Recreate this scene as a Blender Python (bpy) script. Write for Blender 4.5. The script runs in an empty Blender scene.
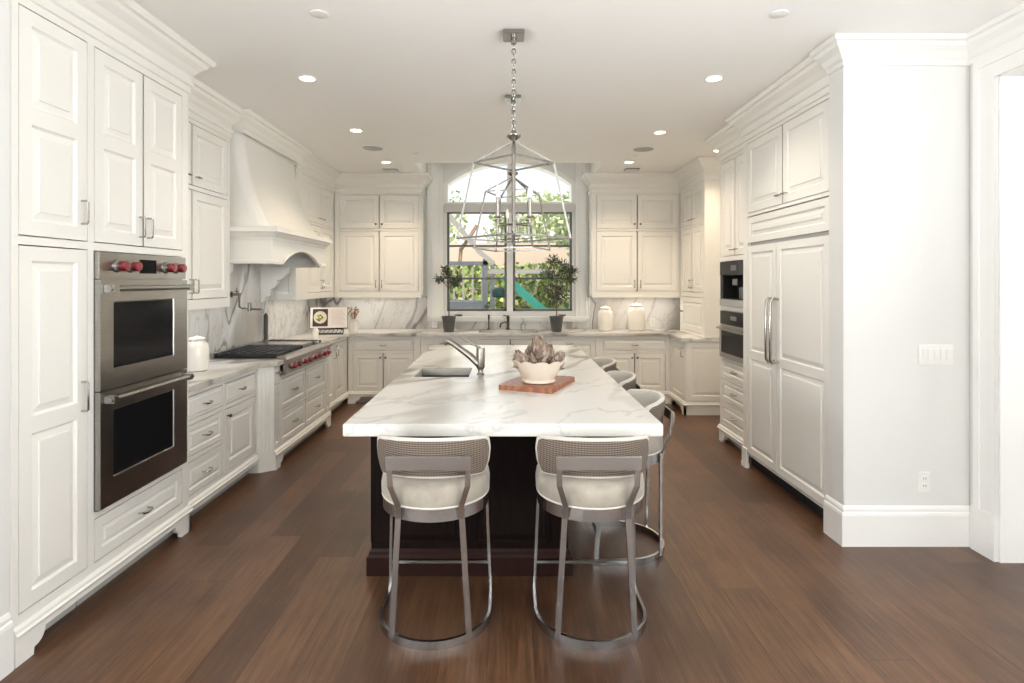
import bpy, bmesh, math, random
from mathutils import Vector, Matrix
R = math.radians
PI = math.pi
S = bpy.context.scene
COL = S.collection

# ------------------------------------------------------------------ camera, world, light, exposure
cam_d = bpy.data.cameras.new('camera')
cam = bpy.data.objects.new('camera', cam_d); COL.objects.link(cam)
cam.location = (0, 0, 1.6); cam.rotation_euler = (R(90), 0, 0)
cam_d.sensor_width = 36.0; cam_d.lens = 568.0 / 1024 * 36
cam_d.shift_x = 6.0 / 1024; cam_d.shift_y = -60.5 / 1024
cam_d.clip_start = 0.05; cam_d.clip_end = 200
S.camera = cam
S.view_settings.view_transform = 'Standard'; S.view_settings.look = 'None'
S.view_settings.exposure = -0.02; S.view_settings.gamma = 1.0
S.view_settings.use_curve_mapping = False
try:
    S.cycles.use_denoising = True
    S.cycles.max_bounces = 14; S.cycles.diffuse_bounces = 10; S.cycles.transparent_max_bounces = 12
    S.cycles.caustics_reflective = False; S.cycles.caustics_refractive = False
    S.cycles.sample_clamp_indirect = 6.0
except Exception:
    pass

world = bpy.data.worlds.new('world'); S.world = world; world.use_nodes = True
wn = world.node_tree.nodes; wl = world.node_tree.links; wn.clear()
wo = wn.new('ShaderNodeOutputWorld'); wb = wn.new('ShaderNodeBackground'); sk = wn.new('ShaderNodeTexSky')
sk.sky_type = 'NISHITA'; sk.sun_disc = False; sk.sun_elevation = R(48); sk.sun_rotation = R(140)
sk.air_density = 1.0; sk.dust_density = 3.0; sk.ozone_density = 1.0
wb.inputs['Strength'].default_value = 0.38
wm = wn.new('ShaderNodeMix'); wm.data_type = 'RGBA'; wm.inputs[0].default_value = .65; wm.inputs[7].default_value = (3.4, 3.4, 3.3, 1)   # thin bright haze over the blue
wl.new(sk.outputs[0], wm.inputs[6]); wl.new(wm.outputs[2], wb.inputs[0]); wl.new(wb.outputs[0], wo.inputs[0])

sun_d = bpy.data.lights.new('sun', 'SUN'); sun_d.energy = 5.0; sun_d.angle = R(1.0); sun_d.color = (1, .95, .86)
sun = bpy.data.objects.new('sun', sun_d); COL.objects.link(sun)
sun.rotation_euler = (R(38), 0, R(40))      # shines down on the garden, stopped by the roof over the room

def area(name, loc, rot, sx, sy, power, color=(1, 1, 1)):
    d = bpy.data.lights.new(name, 'AREA'); d.shape = 'RECTANGLE'; d.size = sx; d.size_y = sy
    d.energy = power; d.color = color
    o = bpy.data.objects.new(name, d); COL.objects.link(o); o.location = loc; o.rotation_euler = rot
    return o
DAY = (0.95, 0.98, 1.0)
# lamps added at unseen side, rear and hall windows, mostly aimed at the ceiling
for wy in (-2.9, -.2):
    area('added_fill_left', (-4.14, wy, 1.5), (0, R(-150), 0), 2.0, 2.0, 215, DAY)
    area('added_fill_right', (2.75, wy, 1.5), (0, R(150), 0), 2.0, 2.0, 215, DAY)
area('added_fill_rear', (-3.25, -4.40, 1.5), (R(140), 0, 0), 1.5, 2.2, 70, DAY)
area('added_fill_hall', (5.36, 1.9, 1.65), (0, R(90), 0), 2.2, 2.2, 40, DAY)
area('daylight_kitchen_window', (0.05, 8.4, 2.1), (R(-90), 0, 0), 1.7, 2.2, 20, (1, .99, .95))

# ------------------------------------------------------------------ materials
MATS = {}
def mat(name, color, rough=.5, metal=0.0, spec=.5, **k):
    if name in MATS: return MATS[name]
    m = bpy.data.materials.new(name); m.use_nodes = True
    b = m.node_tree.nodes['Principled BSDF']
    b.inputs['Base Color'].default_value = (*color, 1); b.inputs['Roughness'].default_value = rough
    b.inputs['Metallic'].default_value = metal
    b.inputs['Specular IOR Level'].default_value = spec
    if 'emit' in k:
        b.inputs['Emission Color'].default_value = (*k['emit'], 1); b.inputs['Emission Strength'].default_value = k['es']
    if 'coat' in k: b.inputs['Coat Weight'].default_value = k['coat']; b.inputs['Coat Roughness'].default_value = .08
    MATS[name] = m
    return m
def nodes(m): return m.node_tree.nodes, m.node_tree.links, m.node_tree.nodes['Principled BSDF']
def add(n, t, **k):
    x = n.new(t)
    for a, v in k.items(): setattr(x, a, v)
    return x
def mathn(n, l, op, a, b=None, c=None):
    x = n.new('ShaderNodeMath'); x.operation = op
    for i, v in enumerate((a, b, c)):
        if v is None: continue
        if isinstance(v, (int, float)): x.inputs[i].default_value = v
        else: l.new(v, x.inputs[i])
    return x.outputs[0]
def mapping(n, l, scale=(1, 1, 1), rot=(0, 0, 0), loc=(0, 0, 0)):
    g = n.new('ShaderNodeNewGeometry'); m = n.new('ShaderNodeMapping')
    m.inputs['Scale'].default_value = scale; m.inputs['Rotation'].default_value = rot; m.inputs['Location'].default_value = loc
    l.new(g.outputs['Position'], m.inputs['Vector']); return m.outputs[0]
def noise(n, l, vec, scale, detail=4, rough=.5, dist=0):
    x = n.new('ShaderNodeTexNoise'); x.inputs['Scale'].default_value = scale; x.inputs['Detail'].default_value = detail
    x.inputs['Roughness'].default_value = rough; x.inputs['Distortion'].default_value = dist
    l.new(vec, x.inputs['Vector']); return x.outputs['Fac']
def ramp(n, l, fac, stops):
    r = n.new('ShaderNodeValToRGB'); e = r.color_ramp.elements
    while len(e) < len(stops): e.new(.5)
    for i, (p, c) in enumerate(stops):
        e[i].position = p; e[i].color = (*c, 1)
    l.new(fac, r.inputs[0]); return r.outputs[0]
def mix(n, l, fac, a, b, mode='MIX'):
    x = n.new('ShaderNodeMix'); x.data_type = 'RGBA'; x.blend_type = mode
    if isinstance(fac, (int, float)): x.inputs[0].default_value = fac
    else: l.new(fac, x.inputs[0])
    for i, v in ((6, a), (7, b)):
        if isinstance(v, tuple): x.inputs[i].default_value = (*v, 1)
        else: l.new(v, x.inputs[i])
    return x.outputs[2]

PAINT = mat('white_cabinet_paint', (.80, .785, .74), .34)
n, l, b = nodes(PAINT); v = mapping(n, l)
l.new(mix(n, l, noise(n, l, v, 3, 2), (.79, .775, .73), (.81, .797, .755)), b.inputs['Base Color'])
WALL = mat('wall_paint', (.72, .72, .70), .6)
n, l, b = nodes(WALL); v = mapping(n, l)
bp = n.new('ShaderNodeBump'); bp.inputs['Strength'].default_value = .04; l.new(noise(n, l, v, 120, 2), bp.inputs['Height']); l.new(bp.outputs[0], b.inputs['Normal'])
CEIL = mat('ceiling_paint', (.90, .895, .875), .8)
TRIM = mat('trim_paint', (.82, .815, .79), .35)
TOE = mat('shaded_toe_kick_paint', (.45, .44, .42), .6)  # white toe kick with its shade put into a greyer colour
PLAST = mat('white_plastic', (.82, .81, .78), .35)
CERAM = mat('white_ceramic', (.80, .77, .71), .25, coat=.4)
CREAMC = mat('cream_bowl_ceramic', (.74, .66, .56), .4)
STEEL = mat('brushed_stainless', (.40, .38, .36), .28, 1.0)
n, l, b = nodes(STEEL); v = mapping(n, l, (3, 3, 220))
nz = noise(n, l, v, 3, 3); bp = n.new('ShaderNodeBump'); bp.inputs['Strength'].default_value = .06; l.new(nz, bp.inputs['Height']); l.new(bp.outputs[0], b.inputs['Normal'])
l.new(ramp(n, l, nz, [(.3, (.33, .315, .30)), (.7, (.43, .41, .39))]), b.inputs['Base Color'])
STOOLM = mat('brushed_pewter', (.52, .525, .53), .22, 1.0)
NICKEL = mat('polished_nickel', (.50, .48, .45), .18, 1.0)
FAUC = mat('brushed_nickel', (.36, .335, .295), .28, 1.0)
PNICK = mat('pendant_nickel', (.34, .325, .30), .25, 1.0)
BRONZE = mat('dark_bronze', (.10, .085, .075), .3, .9)
DGLASS = mat('dark_oven_glass', (.008, .008, .009), .12, 0, .12)
BLACK = mat('black_enamel', (.014, .014, .014), .5, 0, .15)
IRON = mat('cast_iron', (.025, .025, .027), .55)
RED = mat('red_knob', (.20, .003, .010), .35, 0, .6, coat=.5)
DARKW = mat('espresso_wood', (.014, .007, .005), .5, 0, .12)
n, l, b = nodes(DARKW); v = mapping(n, l, (14, 14, 1.2))
l.new(ramp(n, l, noise(n, l, v, 4, 4), [(.3, (.004, .0022, .002)), (.7, (.011, .005, .004))]), b.inputs['Base Color'])
SINKM = mat('sink_steel', (.035, .035, .036), .6, 0, .15)
SPK = mat('speaker_grille', (.42, .43, .45), .7)
VENTM = mat('vent_slots', (.10, .10, .10), .6)
POT = mat('dark_grey_pot', (.085, .085, .085), .55)
BARK = mat('grey_bark', (.10, .075, .055), .8)
OLIVE = mat('olive_leaves', (.07, .085, .05), .5)
n, l, b = nodes(OLIVE); oi = n.new('ShaderNodeNewGeometry')
l.new(ramp(n, l, oi.outputs['Random Per Island'], [(0, (.035, .05, .03)), (.6, (.075, .09, .055)), (1, (.17, .18, .12))]), b.inputs['Base Color'])
DRIED = mat('dried_petals', (.33, .26, .2), .8)
n, l, b = nodes(DRIED); oi = n.new('ShaderNodeNewGeometry')
l.new(ramp(n, l, oi.outputs['Random Per Island'], [(0, (.10, .07, .05)), (.5, (.28, .21, .16)), (1, (.50, .40, .34))]), b.inputs['Base Color'])
FABRIC = mat('cream_fabric', (.50, .56, .49), .9)
n, l, b = nodes(FABRIC); v = mapping(n, l)
nz = noise(n, l, v, 9, 4, .6); l.new(ramp(n, l, nz, [(.3, (.27, .24, .20)), (.7, (.40, .36, .30))]), b.inputs['Base Color'])
b.inputs['Sheen Weight'].default_value = .3
WHITEF = mat('white_boucle', (.60, .57, .52), .95)
CANE = mat('woven_cane', (.36, .30, .23), .8)
n, l, b = nodes(CANE); v = mapping(n, l, (1, 1, 1))
w1 = add(n, 'ShaderNodeTexWave', wave_type='BANDS', bands_direction='Z'); w1.inputs['Scale'].default_value = 32; l.new(v, w1.inputs['Vector'])
w2 = add(n, 'ShaderNodeTexWave', wave_type='BANDS', bands_direction='X'); w2.inputs['Scale'].default_value = 24; l.new(v, w2.inputs['Vector'])
f = mathn(n, l, 'MULTIPLY', w1.outputs['Fac'], mathn(n, l, 'MULTIPLY_ADD', w2.outputs['Fac'], .5, .5))
l.new(ramp(n, l, f, [(.1, (.07, .052, .04)), (.75, (.24, .19, .15))]), b.inputs['Base Color'])
bp = n.new('ShaderNodeBump'); bp.inputs['Strength'].default_value = .5; l.new(f, bp.inputs['Height']); l.new(bp.outputs[0], b.inputs['Normal'])
BOARD = mat('warm_cutting_board', (.38, .14, .05), .42)
n, l, b = nodes(BOARD); v = mapping(n, l, (1, 1, 1), (0, 0, R(66)))
w = add(n, 'ShaderNodeTexWave', wave_type='BANDS', bands_direction='Y'); w.inputs['Scale'].default_value = 7; w.inputs['Distortion'].default_value = 9; w.inputs['Detail'].default_value = 3
l.new(v, w.inputs['Vector']); l.new(ramp(n, l, w.outputs['Fac'], [(0, (.20, .062, .026)), (1, (.33, .12, .048))]), b.inputs['Base Color'])

def marble(name, veins, base, vcol, scale, rot, width, soft, rough=.09, stretch=(1, .36, 1), dist=.5):
    m = mat(name, base, rough)
    n, l, b = nodes(m)
    v0 = mapping(n, l, (1, 1, 1), rot, (3.1, 1.7, .4))
    m2 = n.new('ShaderNodeMapping'); m2.inputs['Scale'].default_value = stretch; l.new(v0, m2.inputs['Vector']); v = m2.outputs[0]
    wob = n.new('ShaderNodeTexNoise'); wob.inputs['Scale'].default_value = 1.1; wob.inputs['Detail'].default_value = 6; l.new(v, wob.inputs['Vector'])
    sub = n.new('ShaderNodeVectorMath'); sub.operation = 'MULTIPLY_ADD'; sub.inputs[1].default_value = (dist, dist, dist)
    l.new(wob.outputs['Color'], sub.inputs[0]); l.new(v, sub.inputs[2])
    vv = sub.outputs[0]
    def ridge(sc, wd, det=3):
        f = noise(n, l, vv, sc, det, .5)
        a = mathn(n, l, 'ABSOLUTE', mathn(n, l, 'SUBTRACT', f, .5))
        mr = n.new('ShaderNodeMapRange'); mr.inputs[1].default_value = 0; mr.inputs[2].default_value = wd
        mr.inputs[3].default_value = 1; mr.inputs[4].default_value = 0; mr.interpolation_type = 'SMOOTHERSTEP'
        l.new(a, mr.inputs[0]); return mr.outputs[0]
    mask = n.new('ShaderNodeMapRange'); mask.inputs[1].default_value = .42; mask.inputs[2].default_value = .62
    l.new(noise(n, l, v, .9, 2), mask.inputs[0])
    r1 = mathn(n, l, 'MULTIPLY', ridge(scale, width), mathn(n, l, 'MULTIPLY_ADD', mask.outputs[0], .8, .2))
    r2 = mathn(n, l, 'MULTIPLY', ridge(scale * .8, soft), mask.outputs[0])
    r3 = ridge(scale * 2.9, width * .7, 5)
    tone = noise(n, l, v, 2.2, 5)
    c = mix(n, l, tone, base, tuple(x * .93 for x in base))
    vc = mix(n, l, noise(n, l, v, 2.5, 3), vcol[0], vcol[1])
    c = mix(n, l, mathn(n, l, 'MULTIPLY', r2, .5 * veins), c, vc)
    c = mix(n, l, mathn(n, l, 'MULTIPLY', r3, .18 * veins), c, vcol[0])
    c = mix(n, l, mathn(n, l, 'MULTIPLY', r1, .75 * veins), c, vcol[0])
    l.new(c, b.inputs['Base Color'])
    return m
MARB = marble('white_marble', 1.35, (.70, .69, .665), ((.20, .195, .18), (.46, .42, .33)), 1.0, (0, 0, R(36)), .032, .10, .26)
MARB.node_tree.nodes['Principled BSDF'].inputs['Specular IOR Level'].default_value = .22
BSPL = marble('veined_backsplash_marble', 1.35, (.78, .77, .745), ((.17, .16, .155), (.36, .29, .21)), 1.7, (R(14), R(-16), 0), .03, .16, .14, (1, 1, .38), .6)

FLOOR = mat('plank_floor', (.1, .05, .03), .33)
n, l, b = nodes(FLOOR)
g = n.new('ShaderNodeNewGeometry'); sp = n.new('ShaderNodeSeparateXYZ'); l.new(g.outputs['Position'], sp.inputs[0])
xs = mathn(n, l, 'DIVIDE', mathn(n, l, 'ADD', sp.outputs[0], 20.08), .2)
ix = mathn(n, l, 'FLOOR', xs); fx = mathn(n, l, 'FRACT', xs)
wn1 = add(n, 'ShaderNodeTexWhiteNoise', noise_dimensions='1D'); l.new(ix, wn1.inputs['W'])
ys = mathn(n, l, 'DIVIDE', mathn(n, l, 'ADD', sp.outputs[1], mathn(n, l, 'MULTIPLY_ADD', wn1.outputs['Value'], 7.0, 30.0)), 2.3)
iy = mathn(n, l, 'FLOOR', ys); fy = mathn(n, l, 'FRACT', ys)
cmb = n.new('ShaderNodeCombineXYZ'); l.new(ix, cmb.inputs[0]); l.new(iy, cmb.inputs[1])
wn2 = add(n, 'ShaderNodeTexWhiteNoise', noise_dimensions='2D'); l.new(cmb.outputs[0], wn2.inputs['Vector'])
off = n.new('ShaderNodeVectorMath'); off.operation = 'MULTIPLY_ADD'; off.inputs[1].default_value = (9, 9, 9)
l.new(wn2.outputs['Color'], off.inputs[0]); l.new(g.outputs['Position'], off.inputs[2])
mp = n.new('ShaderNodeMapping'); mp.inputs['Scale'].default_value = (22, 1.1, 1); l.new(off.outputs[0], mp.inputs['Vector'])
gr = noise(n, l, mp.outputs[0], 2.2, 8, .65, .5)
mp2 = n.new('ShaderNodeMapping'); mp2.inputs['Scale'].default_value = (120, 3, 1); l.new(off.outputs[0], mp2.inputs['Vector'])
gr2 = noise(n, l, mp2.outputs[0], 2, 4, .6)
blot = noise(n, l, g.outputs['Position'], 2.0, 4)
tv = mathn(n, l, 'ADD', mathn(n, l, 'MULTIPLY', gr, .58), mathn(n, l, 'ADD', mathn(n, l, 'MULTIPLY', wn2.outputs['Value'], .19), mathn(n, l, 'MULTIPLY', blot, .34)))
c = ramp(n, l, tv, [(.30, (.042, .019, .010)), (.5, (.082, .039, .020)), (.75, (.19, .098, .050))])
c = mix(n, l, ramp(n, l, gr2, [(.35, (0, 0, 0)), (.65, (.5, .5, .5))]), c, (.50, .44, .40), 'MULTIPLY')
seam = mathn(n, l, 'MAXIMUM', mathn(n, l, 'LESS_THAN', fx, .014), mathn(n, l, 'LESS_THAN', fy, .0015))
c = mix(n, l, mathn(n, l, 'MULTIPLY', seam, .7), c, (.02, .009, .005))
l.new(c, b.inputs['Base Color'])
l.new(mathn(n, l, 'MULTIPLY_ADD', gr, .18, .27), b.inputs['Roughness'])
bp = n.new('ShaderNodeBump'); bp.inputs['Strength'].default_value = .12; bp.inputs['Distance'].default_value = .01
l.new(mathn(n, l, 'SUBTRACT', gr2, seam), bp.inputs['Height']); l.new(bp.outputs[0], b.inputs['Normal'])

def glassmat(name, refl=.08, tint=(1, 1, 1)):
    m = bpy.data.materials.new(name); m.use_nodes = True; n = m.node_tree.nodes; l = m.node_tree.links; n.clear()
    o = n.new('ShaderNodeOutputMaterial'); t = n.new('ShaderNodeBsdfTransparent'); g = n.new('ShaderNodeBsdfGlossy'); mx = n.new('ShaderNodeMixShader')
    t.inputs[0].default_value = (*tint, 1); g.inputs['Roughness'].default_value = .02; mx.inputs[0].default_value = refl
    l.new(t.outputs[0], mx.inputs[1]); l.new(g.outputs[0], mx.inputs[2]); l.new(mx.outputs[0], o.inputs[0]); return m
GLASS = glassmat('window_glass', .012)
CLEARG = glassmat('clear_bottle_glass', .2, (.9, .92, .92))
LAMP = mat('lit_downlight', (1, 1, 1), .5, emit=(1, .90, .76), es=9)

# ------------------------------------------------------------------ mesh builder
class MB:
    def __init__(s): s.v = []; s.f = []; s.sm = []
    def addf(s, vs, fs, smooth=False):
        k = len(s.v); s.v += [tuple(p) for p in vs]; s.f += [tuple(i + k for i in f) for f in fs]; s.sm += [smooth] * len(fs); return s
    def box(s, x0, y0, z0, x1, y1, z1):
        vs = [(x, y, z) for x in (x0, x1) for y in (y0, y1) for z in (z0, z1)]
        return s.addf(vs, [(0, 1, 3, 2), (4, 6, 7, 5), (0, 4, 5, 1), (2, 3, 7, 6), (0, 2, 6, 4), (1, 5, 7, 3)])
    def prism(s, poly, a0, a1, axis='z', holes=()):
        """polygon (with holes) in the plane normal to axis, extruded a0..a1"""
        bm = bmesh.new()
        def P(p, a): return {'z': (p[0], p[1], a), 'y': (p[0], a, p[1]), 'x': (a, p[0], p[1])}[axis]
        loops = [poly, *holes]; es = []
        for lp in loops:
            vs = [bm.verts.new(P(p, a0)) for p in lp]
            es += [bm.edges.new((vs[i], vs[(i + 1) % len(vs)])) for i in range(len(vs))]
        bmesh.ops.triangle_fill(bm, use_beauty=True, use_dissolve=False, edges=es)
        bm.verts.ensure_lookup_table(); bm.faces.ensure_lookup_table()
        nv = len(bm.verts); base = [tuple(v.co) for v in bm.verts]
        d = {'z': (0, 0, a1 - a0), 'y': (0, a1 - a0, 0), 'x': (a1 - a0, 0, 0)}[axis]
        top = [(p[0] + d[0], p[1] + d[1], p[2] + d[2]) for p in base]
        fs = [tuple(v.index for v in f.verts) for f in bm.faces]
        out = list(fs) + [tuple(i + nv for i in reversed(f)) for f in fs]
        for e in bm.edges:
            if len(e.link_faces) == 1:
                a, c = e.verts[0].index, e.verts[1].index; out.append((a, c, c + nv, a + nv))
        bm.free(); return s.addf(base + top, out)
    def tube(s, path, r, seg=10, closed=False, sq=False):
        P = [Vector(p) for p in path]; N = len(P)
        if N < 2: return s
        T = []
        for i in range(N):
            a = P[(i - 1) % N] if (i or closed) else P[0]; c = P[(i + 1) % N] if (i < N - 1 or closed) else P[-1]
            d1 = (P[i] - a).normalized() if (P[i] - a).length > 1e-9 else Vector(); d2 = (c - P[i]).normalized() if (c - P[i]).length > 1e-9 else Vector()
            t = d1 + d2; T.append(t.normalized() if t.length > 1e-6 else (d1 if d1.length else d2))
        up = Vector((0, 0, 1)) if abs(T[0].z) < .9 else Vector((0, 1, 0))
        nrm = T[0].cross(up).normalized(); vs = []
        rr = r if isinstance(r, (list, tuple)) else [r] * N
        for i in range(N):
            nrm = (nrm - T[i] * nrm.dot(T[i])).normalized(); bi = T[i].cross(nrm)
            for k in range(seg):
                a = 2 * PI * (k + (.5 if sq else 0)) / seg
                vs.append(P[i] + (nrm * math.cos(a) + bi * math.sin(a)) * rr[i])
        fs = []
        for i in range(N if closed else N - 1):
            j = (i + 1) % N
            for k in range(seg): fs.append((i * seg + k, i * seg + (k + 1) % seg, j * seg + (k + 1) % seg, j * seg + k))
        if not closed: fs += [tuple(range(seg))[::-1], tuple((N - 1) * seg + k for k in range(seg))]
        return s.addf(vs, fs, not sq)
    def lathe(s, prof, seg=24, c=(0, 0, 0), M=None):
        vs = []; 
        for (r, z) in prof:
            for k in range(seg):
                a = 2 * PI * k / seg; p = Vector((r * math.cos(a), r * math.sin(a), z))
                if M: p = M @ p
                vs.append((p[0] + c[0], p[1] + c[1], p[2] + c[2]))
        fs = [(i * seg + k, i * seg + (k + 1) % seg, (i + 1) * seg + (k + 1) % seg, (i + 1) * seg + k) for i in range(len(prof) - 1) for k in range(seg)]
        fs += [tuple(range(seg))[::-1], tuple((len(prof) - 1) * seg + k for k in range(seg))]
        return s.addf(vs, fs, True)
    def sweep(s, prof, path, closed_prof=True):
        """prof (out, z) swept along a 2-D path; outward is to the right of travel, corners mitred"""
        P = [Vector(p) for p in path]; N = len(P); vs = []
        for i in range(N):
            d1 = (P[i] - P[i - 1]).normalized() if i else (P[1] - P[0]).normalized()
            d2 = (P[i + 1] - P[i]).normalized() if i < N - 1 else d1
            n1 = Vector((d1.y, -d1.x)); n2 = Vector((d2.y, -d2.x)); m = (n1 + n2).normalized(); k = 1 / max(.3, m.dot(n1))
            for (o, z) in prof: q = P[i] + m * k * o; vs.append((q.x, q.y, z))
        M = len(prof); fs = []
        for i in range(N - 1):
            for k in range(M if closed_prof else M - 1): fs.append((i * M + k, i * M + (k + 1) % M, (i + 1) * M + (k + 1) % M, (i + 1) * M + k))
        if closed_prof: fs += [tuple(range(M))[::-1], tuple((N - 1) * M + k for k in range(M))]
        return s.addf(vs, fs)
    def slab(s, x0, z0, x1, z1, y, thick, openings, caps=True):
        """front slab facing -y at y, cells cut out for openings; opening = ((u0,v0,u1,v1), profile[(inset, depth)])"""
        us = sorted({x0, x1, *[round(o[0][i], 5) for o in openings for i in (0, 2)]}); vz = sorted({z0, z1, *[round(o[0][i], 5) for o in openings for i in (1, 3)]})
        V = {}; vs = []; fs = []
        def g(u, w, d):
            k = (round(u, 5), round(w, 5), round(d, 5))
            if k not in V: V[k] = len(vs); vs.append((k[0], y + d, k[1]))
            return V[k]
        for i in range(len(us) - 1):
            for j in range(len(vz) - 1):
                cu, cv = (us[i] + us[i + 1]) / 2, (vz[j] + vz[j + 1]) / 2
                if any(o[0][0] < cu < o[0][2] and o[0][1] < cv < o[0][3] for o in openings): continue
                fs.append((g(us[i], vz[j], 0), g(us[i + 1], vz[j], 0), g(us[i + 1], vz[j + 1], 0), g(us[i], vz[j + 1], 0)))
        for (a, b_, c, d), prof in openings:
            prev = None
            for ins, dep in prof:
                ring = [g(a + ins, b_ + ins, dep), g(c - ins, b_ + ins, dep), g(c - ins, d - ins, dep), g(a + ins, d - ins, dep)]
                if prev:
                    for k in range(4): fs.append((prev[k], prev[(k + 1) % 4], ring[(k + 1) % 4], ring[k]))
                prev = ring
            fs.append(tuple(prev))
        q = [g(x0, z0, 0), g(x1, z0, 0), g(x1, z1, 0), g(x0, z1, 0)]; r = [g(x0, z0, thick), g(x1, z0, thick), g(x1, z1, thick), g(x0, z1, thick)]
        for k in range(4): fs.append((q[(k + 1) % 4], q[k], r[k], r[(k + 1) % 4]))
        fs.append(tuple(r[::-1]))
        return s.addf(vs, fs)
    def build(s, name, m, parent=None, loc=(0, 0, 0), rot=0, bevel=0, fix=True):
        me = bpy.data.meshes.new(name); me.from_pydata(s.v, [], s.f); me.update()
        me.polygons.foreach_set('use_smooth', s.sm); me.materials.append(m)
        if fix:
            bm = bmesh.new(); bm.from_mesh(me); bmesh.ops.recalc_face_normals(bm, faces=bm.faces)
            if bevel: bmesh.ops.bevel(bm, geom=[e for e in bm.edges if len(e.link_faces) == 2 and e.calc_face_angle(0) > .6], offset=bevel, segments=2, affect='EDGES', clamp_overlap=True)
            if any(s.sm):
                for e in bm.edges:
                    if len(e.link_faces) == 2 and e.calc_face_angle(0) > R(42): e.smooth = False
            bm.to_mesh(me); bm.free()
        o = bpy.data.objects.new(name, me); COL.objects.link(o); o.parent = parent; o.location = loc; o.rotation_euler = (0, 0, rot)
        return o

def tag(o, label=None, cat=None, group=None, kind=None):
    if label: o['label'] = label
    if cat: o['category'] = cat
    if group: o['group'] = group
    if kind: o['kind'] = kind
    return o
def thing(name, label, cat, loc=(0, 0, 0), rot=0, group=None):
    o = bpy.data.objects.new(name, None); COL.objects.link(o); o.empty_display_size = .1
    o.location = loc; o.rotation_euler = (0, 0, rot); return tag(o, label, cat, group)
def struct(name, mb, m, bevel=0): return tag(mb.build(name, m, bevel=bevel), kind='structure')
def dup(root, loc, rot=None, label=None):
    def cp(o, par):
        c = o.copy(); COL.objects.link(c); c.parent = par
        for ch in KIDS.get(o.name, [x for x in bpy.data.objects if x.parent == o]): cp(ch, c)
        return c
    kids = {}
    c = root.copy(); COL.objects.link(c); c.location = loc
    if rot is not None: c.rotation_euler = (0, 0, rot)
    if label: c['label'] = label
    for ch in [x for x in bpy.data.objects if x.parent == root]:
        d = ch.copy(); COL.objects.link(d); d.parent = c
        for g_ in [x for x in bpy.data.objects if x.parent == ch]:
            e = g_.copy(); COL.objects.link(e); e.parent = d
    return c

# ------------------------------------------------------------------ room shell
H = 3.05
XL, XR, YB = -2.68, 2.81, 8.05
struct('floor', MB().box(-4.4, -4.7, -.1, 5.5, 8.3, 0), FLOOR)
struct('ceiling', MB().prism([(-4.4, -4.7), (5.5, -4.7), (5.5, 8.3), (1.19, 8.3), (1.19, 6.98), (-1.12, 6.98), (-1.12, 8.3), (-4.4, 8.3)], H, H + .12), CEIL)
m = MB()
m.box(-1.22, 6.88, 3.17, -1.12, 8.3, 3.8); m.box(1.19, 6.88, 3.17, 1.29, 8.3, 3.8); m.box(-1.12, 6.88, 3.17, 1.19, 6.98, 3.8); m.box(-1.22, 6.88, 3.7, 1.29, 8.3, 3.82)
struct('ceiling_window_well', m, CEIL)
WX0, WX1, WZ0, WZ1 = -.84, .94, 1.17, 2.60          # lower window opening
def arch(x0, x1, z0, zs, zt, k=20):
    c = (x0 + x1) / 2; hw = (x1 - x0) / 2; rise = zt - zs; rad = (hw * hw + rise * rise) / (2 * rise); cz = zt - rad; a = math.asin(hw / rad)
    return [(x0, z0), (x1, z0)] + [(c + rad * math.sin(a - 2 * a * i / k), cz + rad * math.cos(a - 2 * a * i / k)) for i in range(k + 1)]
AR = arch(WX0 + .02, WX1 - .02, 2.72, 2.965, 3.265)
m = MB().prism([(-2.9, -.1), (2.95, -.1), (2.95, 3.75), (-2.9, 3.75)], YB, YB + .2, 'y',
               holes=[[(WX0, WZ0), (WX1, WZ0), (WX1, WZ1), (WX0, WZ1)], AR])
struct('wall_back', m, WALL)
struct('wall_left', MB().box(XL - .15, 2.0, 0, XL, 8.05, H), WALL)
struct('wall_left_end', MB().box(-2.83, 1.75, 0, -2.045, 2.34, H), WALL)
struct('wall_right', MB().box(XR, 3.23, 0, XR + .3, 8.05, H), WALL)
struct('wall_right_end', MB().box(2.045, 3.44, 0, XR, 3.60, H), WALL, .004)
# header over the doorway, the rest of the side wall, hall beyond
m = MB().box(XR, .9, 2.77, XR + .3, 3.23, H); m.prism([(-4.5, 0), (.9, 0), (.9, H), (-4.5, H)], XR, XR + .3, 'x', holes=[[(-3.9, .5), (-1.9, .5), (-1.9, 2.8), (-3.9, 2.8)], [(-1.2, .5), (.8, .5), (.8, 2.8), (-1.2, 2.8)]])
struct('wall_right_doorway', m, WALL)
m = MB().prism([(3.11, 0), (5.3, 0), (5.3, H), (3.11, H)], 3.6, 3.75, 'y'); m.box(3.11, .3, 0, 5.3, .45, H)
struct('wall_hall_ends', m, WALL)
struct('wall_hall', MB().prism([(.3, 0), (3.75, 0), (3.75, H), (.3, H)], 5.3, 5.45, 'x', holes=[[(.8, .55), (3.0, .55), (3.0, 2.75), (.8, 2.75)]]), WALL)
struct('wall_rear', MB().prism([(-4.35, 0), (XR, 0), (XR, H), (-4.35, H)], -4.6, -4.45, 'y', holes=[[(-4.05, .5), (-2.45, .5), (-2.45, 2.8), (-4.05, 2.8)]]), WALL)
struct('wall_living_side', MB().prism([(-4.6, 0), (2.0, 0), (2.0, H), (-4.6, H)], -4.35, -4.2, 'x', holes=[[(-3.9, .5), (-1.9, .5), (-1.9, 2.8), (-3.9, 2.8)], [(-1.2, .5), (.8, .5), (.8, 2.8), (-1.2, 2.8)]]), WALL)
struct('wall_living_return', MB().box(-4.2, 1.75, 0, -2.83, 1.9, H), WALL)
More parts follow.
